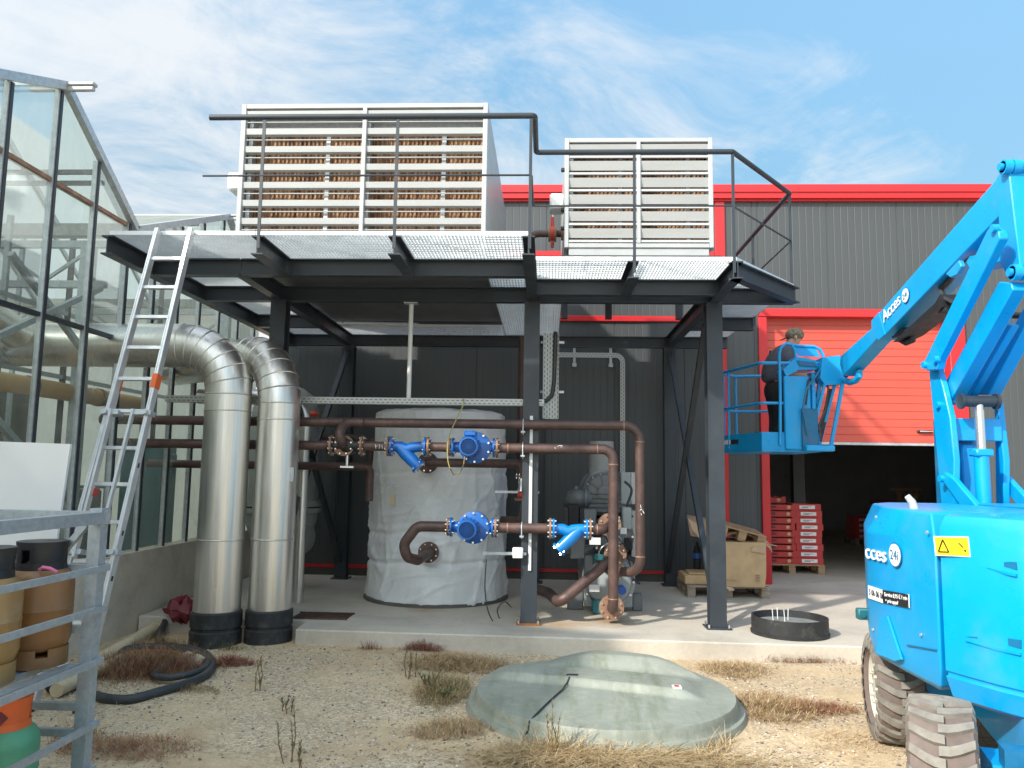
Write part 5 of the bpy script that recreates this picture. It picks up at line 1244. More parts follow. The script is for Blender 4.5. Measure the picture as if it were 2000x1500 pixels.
text('tariff_lettering', 'Service 0,15 \u20ac / min', .032, sp(1727, 1164, .011), d2, u3, M['white'], bl, .001, 1, 1.0)
text('tariff_lettering', '+ prix appel', .03, sp(1729, 1176, .011), d2, u3, M['white'], bl, .001, 1, 1.0)
# warning sign on the rear cover
def rp(x, y, out=.012):
    d = ray(x, y); o = B + fn * out; k = ((o.x - CAM.x) * fn.x + (o.y - CAM.y) * fn.y) / (d.x * fn.x + d.y * fn.y); return CAM + d * k
nf = V((fn.x, fn.y, 0))
for pg in (((1930, 1100), (1975, 1097), (1986, 1098), (1988, 1113), (1972, 1109)), ((1888, 1243), (1960, 1245), (1996, 1250), (1996, 1267), (1950, 1256))):
    b = MB(); b.prism([rp(x, y, .003) for x, y in pg], nf * .006); b.build('grip_recess_shade', M['liftdark'], bl, smooth=False)  # flat dark strip, the shade inside the grip put into its colour
    b = MB(); b.prism([rp(x, y + 8, .003) for x, y in (pg[0], pg[-1], pg[-2], (pg[-2][0], pg[-2][1] + 5), (pg[-1][0], pg[-1][1] + 6))], nf * .014); b.build('grip_lip', LB, bl)
b = MB(); b.prism([sp(x, y, .002) for x, y in ((1722, 1204), (1736, 1203), (1764, 1288), (1752, 1291), (1716, 1276))], V((fo.x, fo.y, 0)) * .014); b.build('cover_step', LB, bl, ang=20)
for x0, y0, x1, y1 in ((1772, 1260, 1829, 1270),):
    b = MB(); b.bar(sp(x0, y0, .004), sp(x1, y1, .004), .006, .008, (fo.x, fo.y, 0)); b.build('panel_seam', M['liftdark'], bl, smooth=False)
for x, y in ((1712, 1010), (1800, 1240), (1726, 1262), (1812, 1040), (1706, 1230)):
    p = sp(x, y, .003); b = MB(); b.cyl(p, p + V((fo.x, fo.y, 0)) * .008, .009, 8); b.build('screw', M['galv'], bl)
wp = [rp(x, y) for x, y in ((1826, 1049), (1890, 1050), (1894, 1086), (1830, 1083))]
wq = [rp(x, y, .008) for x, y in ((1823.5, 1047), (1892, 1048), (1896, 1088), (1827.5, 1085))]
b = MB(); b.prism(wq, nf * .003); b.build('warning_border', M['white'], bl, smooth=False)
b = MB(); b.prism(wp, nf * .003); b.build('warning_sign', M['yellow'], bl, smooth=False)
tri = [rp(x, y, .018) for x, y in ((1833, 1077), (1841, 1054), (1853, 1078))]
b = MB()
for k in range(3): b.bar(tri[k], tri[(k + 1) % 3], .004, .006, nf)
b.bar(rp(1872, 1060, .018), rp(1881, 1069, .018), .003, .005, nf); b.bar(rp(1884, 1074, .018), rp(1886, 1077, .018), .006, .006, nf); b.build('warning_mark', M['black'], bl, smooth=False)
# lettering on the boom
g0_, g1_ = bp(1727, 631, 3.163), bp(1765, 586, 3.163)
gd = (g1_ - g0_).normalized(); gu = V((-1, 0, 0)).cross(gd); gu = gu if gu.z > 0 else -gu
text('lettering', 'Acces', .165, g0_ - V((.004, 0, 0)), gd if gd.y < 0 else gd, gu, M['white'], bl, .003, 1.0, .98)
badge(bp(1769, 577, 3.163), .062, gd, gu, V((-1, 0, 0)), bl)
p = at(1427, 866, Y=9.95); e = (Q[1] - Q[0]).normalized(); nb = V((e.y, -e.x)); nb = nb if nb.x < 0 else -nb
o_ = Q[0] + nb * .012 + e * .05; b = MB(); q0 = V((o_.x, o_.y, ZF + .08)); e3_ = V((e.x, e.y, 0)); b.obox(q0 + e3_ * .12, e3_, V((nb.x, nb.y, 0)), (0, 0, 1), .2, .006, .05); b.build('basket_label', M['white'], bk, smooth=False)
b = MB(); b.obox(q0 + e3_ * .32, e3_, V((nb.x, nb.y, 0)), (0, 0, 1), .19, .006, .05); b.build('basket_label', M['black'], bk, smooth=False)

# ================================================================== PERSON in the basket
def skinned(name, pts, edges, radii, mt, parent, root=0, sub=2):
    me = bpy.data.meshes.new(name); off = wloc(parent); me.from_pydata([V(p) - off for p in pts], edges, [])
    o = bpy.data.objects.new(name, me); COL.objects.link(o); o.parent = parent
    md = o.modifiers.new('skin', 'SKIN'); md.use_smooth_shade = True
    sv = me.skin_vertices[0].data if me.skin_vertices else None
    if sv is None:
        bm = bmesh.new(); bm.from_mesh(me); bm.verts.layers.skin.verify(); bm.to_mesh(me); bm.free(); sv = me.skin_vertices[0].data
    for i, r_ in enumerate(radii): sv[i].radius = r_ if isinstance(r_, tuple) else (r_, r_)
    for i in range(len(radii)): sv[i].use_root = (i == root)
    s_ = o.modifiers.new('sub', 'SUBSURF'); s_.levels = s_.render_levels = sub
    me.materials.append(mt); return o
px_, py_ = at(1517, 800, Y=9.62).x, 9.62
pe = thing('person', (px_, py_, ZF - .02), 'worker in grey t-shirt, black trousers and camouflage cap standing in the blue basket', 'person')
f0 = ZF - .02
def P(x, y, z):
    z *= .885
    return (px_ + x * 1.0 + max(0, z - .8) * .12, py_ + y, f0 + z)
# body faces +x, leaning over the control box
bp_ = [P(0, 0, .86), P(.0, 0, 1.02), P(.02, 0, 1.18), P(.06, 0, 1.33), P(.1, 0, 1.42), P(.145, -.01, 1.49), P(.165, -.01, 1.56), P(.165, -.01, 1.615),  # pelvis .. head
       P(.05, -.17, 1.33), P(.03, -.22, 1.06), P(.22, -.16, 1.03), P(.28, -.12, 1.04),    # right arm, near side
       P(.05, .17, 1.33), P(.05, .22, 1.07), P(.24, .14, 1.03), P(.3, .1, 1.04),
       P(.0, -.1, .8), P(.02, -.11, .46), P(-.01, -.11, .09), P(.1, -.12, .03),
       P(.0, .1, .8), P(.02, .11, .46), P(-.01, .11, .09), P(.1, .12, .03), P(.235, -.01, 1.53)]
ed = [(0, 1), (1, 2), (2, 3), (3, 4), (4, 5), (5, 6), (6, 7), (3, 8), (8, 9), (9, 10), (10, 11), (3, 12), (12, 13), (13, 14), (14, 15), (0, 16), (16, 17), (17, 18), (18, 19), (0, 20), (20, 21), (21, 22), (22, 23), (6, 24)]
ra = [.1, .1, .11, .11, .062, .075, .09, .075, .065, .047, .036, .036, .065, .047, .036, .036, .09, .065, .048, .045, .09, .065, .048, .045, .022]
for hand, s_ in ((11, 1), (15, -1)):
    hx = V(bp_[hand])
    for k in range(4):
        i0 = len(bp_); yk = (-.03 + .02 * k); L = (.075, .085, .08, .062)[k]
        bp_ += [tuple(hx + V((.045, yk, .0))), tuple(hx + V((.045 + L * .55, yk, -.008))), tuple(hx + V((.045 + L * .85, yk, -.035)))]
        ed += [(hand, i0), (i0, i0 + 1), (i0 + 1, i0 + 2)]; ra += [.0105, .0095, .008]
    i0 = len(bp_); bp_ += [tuple(hx + V((.02, .045 * s_, .01))), tuple(hx + V((.055, .055 * s_, .0)))]; ed += [(hand, i0), (i0, i0 + 1)]; ra += [.012, .009]
skinned('body', bp_, ed, ra, M['skin'], pe)
sh = [P(0, 0, .9), P(-.02, 0, 1.04), P(-.0, 0, 1.2), P(.035, 0, 1.33), P(.085, 0, 1.405), P(.045, -.17, 1.335), P(.035, -.215, 1.13), P(.045, .17, 1.335), P(.045, .215, 1.13)]
skinned('t_shirt', sh, [(0, 1), (1, 2), (2, 3), (3, 4), (3, 5), (5, 6), (3, 7), (7, 8)], [(.17, .19), (.175, .19), (.18, .19), (.165, .17), .08, .1, .085, .1, .085], M['shirt'], pe)
tr_ = [P(-.01, 0, 1.0), P(0, 0, .83), P(0, -.09, .72), P(.025, -.11, .46), P(-.005, -.11, .08), P(0, .09, .72), P(.025, .11, .46), P(-.005, .11, .08)]
skinned('trousers', tr_, [(0, 1), (1, 2), (2, 3), (3, 4), (1, 5), (5, 6), (6, 7)], [(.15, .165), (.15, .165), .11, .09, .08, .11, .09, .08], M['trouser'], pe)
b = MB(); hc = V(P(.16, -.01, 1.6)); b.sphere(hc, .104, 20, 10, (1.08, .92, .85)); b.build('cap', M['cap'], pe)
b = MB(); b.prism([hc + V((-.1, -.06, -.045)), hc + V((-.165, -.04, -.07)), hc + V((-.17, .04, -.07)), hc + V((-.1, .06, -.045))], (0, 0, .01)); b.build('cap_peak', M['trouser'], pe)
for s_ in (-1, 1):
    b = MB(); e = V(P(.237, -.01 + .034 * s_, 1.565)); b.sphere(e, .011, 10, 6); b.build('eye', M['white'], pe)
    b = MB(); e = V(P(.15, -.01 + .09 * s_, 1.545)); b.sphere(e, .026, 10, 6, (.7, .4, 1.1)); b.build('ear', M['skin'], pe)
    b = MB(); fp_ = V(P(.06, .115 * s_, .02)); b.box(fp_ - V((.11, .048, .02)), fp_ + V((.14, .048, .055)), .03); b.build('shoe', M['trouser'], pe)
b = MB(); b.box(P(.33, -.1, 1.05), P(.46, .06, 1.056)); tag(b.build('paper_sheet', M['white']), 'white paper held over the blue control box by the worker', 'paper')

# ================================================================== LADDER
la = thing('ladder', (-3.3, 5.33, 0), 'long aluminium extension ladder leaning on the gantry with orange end caps', 'ladder')
LF0, LF1 = V((-3.475, 5.33, 0)), V((-3.115, 5.33, 0))
t0_, t1_ = at(309, 450, Y=6.16), at(375, 448, Y=6.16)
dirL = ((t0_ + t1_) / 2 - (LF0 + LF1) / 2).normalized(); bk_ = V((0, -dirL.z, dirL.y)).normalized()   # bk_ towards the wall
bk_ = -bk_ if bk_.y < 0 else bk_
latL = V((1, 0, 0))
def lp_(s, off, back=0):
    """point on the ladder: s = metres up the ladder, off = sideways, back = behind it"""
    c0 = (LF0 + LF1) / 2; return c0 + dirL * s + latL * off + bk_ * back
Ltot = ((t0_ + t1_) / 2 - (LF0 + LF1) / 2).length
def stile(s0, s1, o0, o1, back, w_=.03, d_=.062, name='stile'):
    b = MB(); p, q = lp_(s0, o0, back), lp_(s1, o1, back); d = (q - p).normalized(); a = latL
    n_ = d.cross(a).normalized(); a = n_.cross(d)
    b.obox((p + q) / 2, d, a, n_, (q - p).length, w_, d_)
    for k in (-1, 1): b.obox((p + q) / 2 + a * k * w_ * .3 - n_ * 0, d, a, n_, (q - p).length, w_ * .3, d_ + .008)
    return b.build(name, M['ladder'], la, smooth=False)
def rung(s, o, back, r=.014):
    b = MB(); p, q = lp_(s, -o, back), lp_(s, o, back); b.obox((p + q) / 2, latL, dirL, bk_, 2 * o - .02, .026, .03); return b.build('rung', M['ladder'], la, smooth=False)
hb = .175; ht = .141
def half(s): return hb + (ht - hb) * s / Ltot
stile(.0, Ltot, hb, ht, 0); stile(1.25, Ltot, -half(1.25), -ht, 0); stile(.02, 2.38, -hb, -half(2.38) - .03, .06)
s = 2.32
for y in (506, 562, 620, 680, 741, 804):
    p = at(340 - (y - 506) * .27, y, Y=6.0); 
    # intersect the view ray with the ladder plane
    d = ray(335 - (y - 506) * .235, y); c0 = (LF0 + LF1) / 2; nn = bk_; k = (c0 - CAM).dot(nn) / d.dot(nn); pos = CAM + d * k
    s_ = (pos - c0).dot(dirL); rung(s_, half(s_), 0)
for y in (873, 944, 1018, 1095):
    d = ray(250 - (y - 873) * .3, y); c0 = (LF0 + LF1) / 2; k = (c0 - CAM).dot(bk_) / d.dot(bk_); pos = CAM + d * k; s_ = (pos - c0).dot(dirL); rung(s_, half(s_), .05)
for s_ in (.3, .58): rung(s_, hb, .05)
# folded inner section
for o0, o1 in ((-.085, -.11), (.075, .06)):
    stile(1.02, 2.12, o0 - .02, o1, -.05, .018, .03, 'inner_stile')
for sgn, s_ in ((-1, 2.36), (1, 2.36)):
    p = lp_(s_, sgn * (half(s_) + (.03 if sgn < 0 else 0)), .06 if sgn < 0 else -.002); b = MB(); b.obox(p, dirL, latL, bk_, .11, .04, .075); b.build('end_cap', M['orange'], la, smooth=False)
for s_ in (2.1, 1.06):
    for sgn in (-1, 1):
        p = lp_(s_, sgn * half(s_), -.01); b = MB(); b.obox(p + latL * sgn * -.03, latL, dirL, bk_, .14, .035, .08); b.cyl(p - bk_ * .06, p - bk_ * .04, .02, 10); b.build('lock_bracket', M['galv'], la, smooth=False)
b = MB(); b.obox(lp_(1.5, -.13, .03), dirL, latL, bk_, .05, .04, .05); b.build('end_cap', M['valvered'], la, smooth=False)
for o in (-hb, hb):
    b = MB(); b.obox(lp_(.012, o, 0), dirL, latL, bk_, .03, .045, .075); b.build('foot', M['blackplastic'], la, smooth=False)
for s_ in (.33, .88, 1.2, 1.7):
    b = MB(); b.obox(lp_(s_, half(s_) + .0165, 0), dirL, latL, bk_, .035, .003, .02); b.build('rung_end', M['blackplastic'], la, smooth=False)

# ================================================================== GAS CYLINDER RACK
rd = V((-.01, -1, 0)).normalized(); rn = V((-rd.y, rd.x, 0)); rn = rn if rn.x < 0 else -rn     # along the front, and into the rack
rk = thing('cylinder_rack', (-2.21, 3.82, 0), 'galvanised steel rack holding gas cylinders on two levels', 'rack')
P0 = V((-2.205, 3.82, 0))
def rkp(u, v, z): q = P0 + rd * u + rn * v; return V((q.x, q.y, z))
b = MB(); b.obox(rkp(0, 0, .72), rd, rn, (0, 0, 1), .062, .062, 1.44); b.build('post', M['rack'], rk, smooth=False)
b = MB(); b.obox(rkp(.0, .78, .72), rd, rn, (0, 0, 1), .062, .062, 1.44); b.build('post', M['rack'], rk, smooth=False)
b = MB(); b.obox(rkp(1.85, 0, .72), rd, rn, (0, 0, 1), .062, .062, 1.44); b.build('post', M['rack'], rk, smooth=False)
b = MB(); b.obox(rkp(.92, -.012, 1.395), rd, rn, (0, 0, 1), 1.8, .05, .056); b.build('top_rail', M['rack'], rk, smooth=False)
b = MB(); b.obox(rkp(.92, .78, 1.395), rd, rn, (0, 0, 1), 1.8, .05, .056); b.build('top_rail', M['rack'], rk, smooth=False)
b = MB(); b.obox(rkp(.0, .39, 1.4), rd, rn, (0, 0, 1), .05, .71, .05); b.build('end_rail', M['rack'], rk, smooth=False)
b = MB(); b.obox(rkp(-.014, .0, 1.398), rd, rn, (0, 0, 1), .033, .085, .068); b.build('corner_plate', M['galv'], rk, smooth=False)
for z in (1.15, .955, .705, .41, .2):
    b = MB(); b.obox(rkp(.9, -.04, z), rd, rn, (0, 0, 1), 1.9, .018, .03); b.build('front_rail', M['rack'], rk, smooth=False)
for z in (1.15, .86, .5, .38, .12):
    b = MB(); b.obox(rkp(.01, .39, z), rd, rn, (0, 0, 1), .03, .71, .034); b.build('end_rail', M['rack'], rk, smooth=False)
for z in (.69, .03):
    b = MB()
    for v in (.05, .2, .36, .52, .7): b.obox(rkp(.92, v, z), rd, rn, (0, 0, 1), 1.78, .06, .03)
    b.build('shelf', M['rack'], rk, smooth=False)
b = MB(); b.bar(rkp(.0, .06, 1.36), rkp(.0, .22, 1.16), .03, .03); b.build('gusset', M['rack'], rk, smooth=False)
def gas(c, mt, collar, label, grp, z, mark=False):
    t = thing('gas_cylinder', (c[0], c[1], z), label, 'gas cylinder', grp)
    o = V((c[0], c[1], z)); r = .15
    b = MB(); b.lathe([(.02, .06), (.1, .065), (.135, .085), (r, .13), (r, .255), (r + .003, .26), (r, .265), (r, .37), (.146, .4), (.13, .43), (.1, .452), (.05, .465), (.02, .467)], o, seg=44); b.build('shell', mt, t, ang=60)
    b = MB(); n = 44
    # foot ring with slots, built as arcs
    for k in range(4):
        a0, a1 = 2 * PI * (k + .12) / 4, 2 * PI * (k + .88) / 4
        b.loft([[o + V((q * math.cos(a), q * math.sin(a), zz)) for q, zz in ((.136, .05), (.142, .05), (.142, .085), (.13, .085))] for a in [a0 + (a1 - a0) * j / 10 - PI / 4 for j in range(11)]])
    b.lathe([(.132, 0), (.142, 0), (.142, .05), (.132, .05)], o, seg=44)
    b.build('foot_ring', mt, t, ang=40)
    b = MB(); segs = []
    h0, h1 = .44, .575
    for k in range(3):
        a0, a1 = 2 * PI * (k + .1) / 3 + .4, 2 * PI * (k + .9) / 3 + .4
        b.loft([[o + V((q * math.cos(a), q * math.sin(a), zz)) for q, zz in ((.098, h0 + .035), (.106, h0 + .035), (.108, h1 - .035), (.1, h1 - .035))] for a in [a0 + (a1 - a0) * j / 14 for j in range(15)]])
    b.lathe([(.098, h0 - .005), (.112, h0 - .005), (.108, h0 + .036), (.098, h0 + .036)], o, seg=40); b.lathe([(.1, h1 - .036), (.108, h1 - .036), (.112, h1), (.102, h1)], o, seg=40)
    b.build('collar', collar, t, ang=40)
    b = MB(); b.lathe([(.02, .46), (.02, .5), (.012, .5), (.012, .54)], o, seg=14); b.build('valve', M['chrome'], t)
    if mark:
        d = (CAM - o); d.z = 0; d.normalize(); s_ = V((-d.y, d.x, 0)); p = o + d * .1085 + V((0, 0, .505)) + s_ * -.01
        b = MB(); b.prism([p + s_ * .028, p + V((0, 0, .03)), p - s_ * .028, p - V((0, 0, .03))], d * .003); b.build('hazard_mark', M['bag'], t, smooth=False)
    return t
gas((-2.425, 3.74), M['tan'], M['blackplastic'], 'brown gas cylinder with black collar and pink tag on the upper shelf', 'gas cylinders in the rack', .71)
gas((-2.455, 3.405), paint('ochre_cylinder_paint', (.31, .185, .065), .42, var=.14, scale=6, stretch=(1, 1, .3), dirt=(.45, .38, .3), dirt_amt=.55), M['blackplastic'], 'ochre gas cylinder with black collar at the left edge of the upper shelf', 'gas cylinders in the rack', .71)
gas((-2.4, 3.52), M['green'], M['orange'], 'green gas cylinder with orange collar on the lower shelf', 'gas cylinders in the rack', .05, True)
gas((-2.41, 3.17), M['tan'], M['blackplastic'], 'brown gas cylinder low in the corner before the green one', 'gas cylinders in the rack', -.07)
b = MB(); p = V((-2.36, 3.63, 1.163)); b.tube([p, p + V((.02, -.01, .012)), p + V((.05, 0, .006)), p + V((.07, .02, -.012))], .008, 8); tag(b.build('pink_tag', paint('pink_tape', (.7, .18, .35), .5)), 'small pink tape lying on the shoulder of the brown cylinder', 'tape')
# white board leaning on the rack
tl, tr2, br2 = at(-60, 860, Y=4.25), at(133, 867, Y=4.25), at(120, 1010, Y=4.25)
b = MB(); bx0, bx1 = tl.x, tr2.x; dz = .0
b.prism([V((bx0, 4.25, 0.72)), V((bx1 - .06, 4.25, .72)), V((bx1, 4.27, tr2.z)), V((bx0, 4.27, tl.z))], (0, .018, 0)); b.build('white_board_sheet', M['board']) if 0 else tag(b.build('white_board', M['board'], smooth=False), 'plain white board standing behind the cylinder rack', 'board')
# ================================================================== TANK LID IN THE GROUND
LC = V((.425, 5.86)); LR = 1.0
tk2 = thing('tank_lid', (LC.x, LC.y, 0), 'large round green grey fibreglass tank lid lying in the gravel', 'lid')
def sstep(a, c, x):
    t = max(0, min(1, (x - a) / (c - a))); return t * t * (3 - 2 * t)
def lidz(x, y):
    """height of the lid at offset x, y from its centre"""
    r_ = math.hypot(x, y)
    z = .035 + .075 * (1 - sstep(.912, .94, r_)) + .035 * (1 - min(1, (r_ / .93)) ** 2)
    if r_ > .97: z = .035 - .06 * (r_ - .97) / .03
    # raised middle band with a steep front step, curved like a bow
    a = R(-9); u, w_ = x * math.cos(a) + y * math.sin(a), -x * math.sin(a) + y * math.cos(a)
    fr_ = -.12 + .1 * u * u - .13 * u
    band = sstep(fr_ - .035, fr_ + .025, w_) * (1 - sstep(.2, .42, w_ + .1 * u)) * (1 - sstep(.62, .82, abs(u + .1)))
    z += .05 * band
    # second raised rib at the back
    bk2 = sstep(.44, .54, w_ + .06 * u * u) * (1 - sstep(.8, .87, r_)) * (1 - sstep(.5, .75, abs(u - .12)))
    z += .03 * bk2
    # hump rising at the back rim
    z += .055 * sstep(.48, .64, w_) * (1 - sstep(.88, .97, r_)) * (1 - sstep(.2, .62, abs(u - .1)))
    return z
b = MB(); NR, NA = 110, 180; rings = []
for k in range(NR + 1):
    r_ = LR * (k / NR) ** .8 if k else 1e-3
    rings.append([(LC.x + r_ * math.cos(2 * PI * j / NA), LC.y + r_ * math.sin(2 * PI * j / NA), lidz(r_ * math.cos(2 * PI * j / NA), r_ * math.sin(2 * PI * j / NA))) for j in range(NA)])
b.loft(rings); b.build('lid_shell', M['lid'], tk2, ang=48)
def onlid(x, y, up=.0):
    for k in range(400):
        zq = .34 - k * .001; p = at(x, y, Z=zq)
        if math.hypot(p.x - LC.x, p.y - LC.y) < 1.0 and lidz(p.x - LC.x, p.y - LC.y) + up >= zq: return p
    return at(x, y, Z=.01 + up)
for x, y in ((1118, 1318), (1224, 1271)):
    p = onlid(x, y, .002); p.z -= .004; b = MB(); b.box((p.x - .045, p.y - .02, p.z - .02), (p.x + .045, p.y + .02, p.z + .008), .006); b.box((p.x - .012, p.y - .05, p.z - .02), (p.x + .03, p.y + .05, p.z + .002), .006); b.build('strap_clip', M['blackplastic'], tk2)
p = onlid(1322, 1341, .004); b = MB(); b.box((p.x - .03, p.y - .035, p.z - .006), (p.x + .03, p.y + .035, p.z + .003)); b.build('label_plate', M['white'], tk2, smooth=False)
b = MB(); b.box((p.x - .018, p.y - .02, p.z + .004), (p.x + .015, p.y + .018, p.z + .006)); b.build('label_mark', M['valvered'], tk2, smooth=False)
pts = [onlid(x, y, .009) for x, y in ((1112, 1322), (1108, 1333), (1098, 1347), (1082, 1361), (1065, 1377), (1048, 1394), (1034, 1409), (1032, 1424), (1025, 1438), (1020, 1450))]
b = MB(); b.tube(pts, .006, 8); tag(b.build('cord', M['hose']), 'thin black cord trailing over the front of the green tank lid', 'cord')

# ================================================================== BLACK RING ON THE SLAB
RC = V((2.335, 7.83, .15)); 
t = thing('concrete_filled_ring', RC, 'shallow black ring filled with concrete with four thin rods standing in it', 'ring')
b = MB(); b.lathe([(.345, 0), (.36, 0), (.362, .025), (.352, .03), (.352, .165), (.334, .165), (.334, .1), (.345, .1)], RC, seg=64); b.build('ring', M['rubber'], t)
b = MB(); b.lathe([(.33, .02), (.333, .1), (.2, .108), (.01, .11)], RC, seg=48); b.build('filling', paint('dark_wet_concrete', (.2, .21, .2), .8, var=.2, scale=9, bmp=.4), t)
for x, y in ((1510, 1212), (1519, 1209), (1533, 1214), (1539, 1211)):
    p = at(x, y, Z=.26); b = MB(); b.cyl((p.x, p.y, .255), (p.x + random.uniform(-.008, .008), p.y, .37), .004, 6); b.build('rod', M['whiteplastic'], t)

# ================================================================== PALLETS, CARDBOARD, CRATES
def pallet(name, x0, x1, y0, y1, z, label, mt, rot=0, grp='wooden pallets', tiltm=None):
    c = V(((x0 + x1) / 2, (y0 + y1) / 2, z)); t = thing(name, c, label, 'pallet', grp); X, Y_ = (x1 - x0) / 2, (y1 - y0) / 2
    MM = tiltm or Matrix.Rotation(rot, 3, 'Z')
    def pc(lo, hi, nm):
        b = MB(); b.box(lo, hi, .004); b.v = [c + MM @ p for p in b.v]; return b.build(nm, mt, t)
    for k in range(5): y = -Y_ + (2 * Y_ - .1) * k / 4; pc((-X, y, .12), (X, y + .1, .142), 'deck_board')
    for i in range(3):
        x = -X + (2 * X - .1) * i / 2; pc((x, -Y_, .098), (x + .1, Y_, .1195), 'stringer_board'); pc((x, -Y_, 0), (x + .1, Y_, .02), 'base_board')
        for k in range(3): y = -Y_ + (2 * Y_ - .12) * k / 2; pc((x, y, .0205), (x + .1, y + .12, .0975), 'block')
    return t
pallet('pallet', 1.74, 2.74, 9.95, 10.75, .15, 'weathered pallet on the slab under the cardboard box behind the last column', M['greywood'])
b = MB(); b.box((1.72, 10.02, .293), (2.14, 10.5, .41), .012); b.box((1.78, 10.06, .4105), (2.05, 10.4, .435), .006); tag(b.build('flat_box', M['card']), 'flat brown carton lying on the pallet left of the last column', 'box')
b = MB(); p = at(1363, 1105, Y=10.4); bz = .4105
b.lathe([(.0, 0), (.045, .0), (.048, .02), (.048, .11), (.044, .12), (.048, .13), (.048, .22), (.03, .29), (.015, .31), (.015, .345), (.0, .346)], (p.x, 10.45, .436), seg=20); b.mat(1).lathe([(.0489, .135), (.0489, .2)], (p.x, 10.45, .436), seg=20)
tag(b.build('water_bottle', [M['dark'], M['bluepad']]), 'dark plastic bottle with a blue label on the flat carton', 'bottle')
# the big carton
x0, x1 = at(1412, 1110, Y=9.93).x, at(1493, 1110, Y=9.93).x
b = MB(); bot, top = .293, .83
def wob(x, y, z): return (x + .012 * vnoise(x * 9, z * 9, 3), y + .014 * vnoise(x * 7, z * 7, 5), z)
rg = []
for k in range(9):
    z = bot + (top - bot) * k / 8; s_ = .02 * math.sin(PI * k / 8); r_ = []
    c4 = [(x0 - .04, 9.9 - s_), (x1 + .015 * k / 8, 9.9 - s_), (x1 + .02 * k / 8 + s_, 10.55), (x0 - .04, 10.55)]
    for i in range(4):
        p, q = c4[i], c4[(i + 1) % 4]
        for j in range(8): r_.append(wob(p[0] + (q[0] - p[0]) * j / 8, p[1] + (q[1] - p[1]) * j / 8, z))
    rg.append(r_)
b.loft(rg); cb = tag(b.build('cardboard_box', M['card'], ang=60), 'big worn cardboard box on the weathered pallet beside the last column', 'box')
b = MB(); b.prism([(x0, 9.868, .3), (x0 + .1, 9.868, .29), (x0 + .12, 9.85, .26), (x0 + .06, 9.84, .25)], (0, .006, 0)); b.build('torn_flap', M['cardpale'], cb, smooth=False); b = MB(); b.prism([(x1 - .14, 9.872, .78), (x1 + .01, 9.872, .76), (x1 - .0, 9.86, .7), (x1 - .18, 9.862, .73)], (0, .005, 0)); b.build('torn_flap', M['cardpale'], cb, smooth=False)
b = MB()
for k in range(3): b.box((x1 - .12, 9.872, .37 + k * .03), (x1 - .07, 9.877, .385 + k * .03))
b.box((x0 + .03, 9.87, .37), (x0 + .16, 9.875, .376)); b.build('print_mark', M['greywood'], cb, smooth=False)
tm = Matrix.Rotation(R(14), 3, 'Y') @ Matrix.Rotation(R(5), 3, 'X')
pallet('pallet', x0 - .05, x1 + .02, 9.95, 10.5, .86, 'broken pallet tipped on top of the big cardboard box', M['wood'], tiltm=tm)
b = MB(); rows = []
for (xx, yy_) in ((1341, 1005), (1385, 1012), (1440, 1026), (1480, 1040), (1500, 1058), (1505, 1066)):
    p = at(xx, yy_, Y=10.62); q = at(xx + (8 if xx < 1400 else 4), yy_ + (40 if xx < 1400 else 12), Y=10.05); rows.append([p, p.lerp(q, .35) + V((0, 0, .012)), p.lerp(q, .7) - V((0, 0, .01)), q])
b.loft(rows, cap=False, closed=False); cs = tag(b.build('cardboard_sheet', M['cardpale'], ang=50), 'bent pale cardboard sheet lying over the tipped pallet', 'cardboard')
sd = cs.modifiers.new('thickness', 'SOLIDIFY'); sd.thickness = .012
b = MB(); b.prism([at(x, y, Y=9.98) for x, y in ((1344, 1012), (1372, 1030), (1386, 1070), (1380, 1068), (1352, 1034))], (0, .01, 0)); tag(b.build('cardboard_scrap', M['cardpale']), 'torn cardboard corner hanging down left of the last column', 'cardboard')
b = MB(); b.bar(at(1478, 1058, Y=10.0), at(1517, 1066, Y=9.9), .03, .012); tag(b.build('wood_splinter', M['wood']), 'broken pale slat sticking out over the right end of the big cardboard box', 'wood')

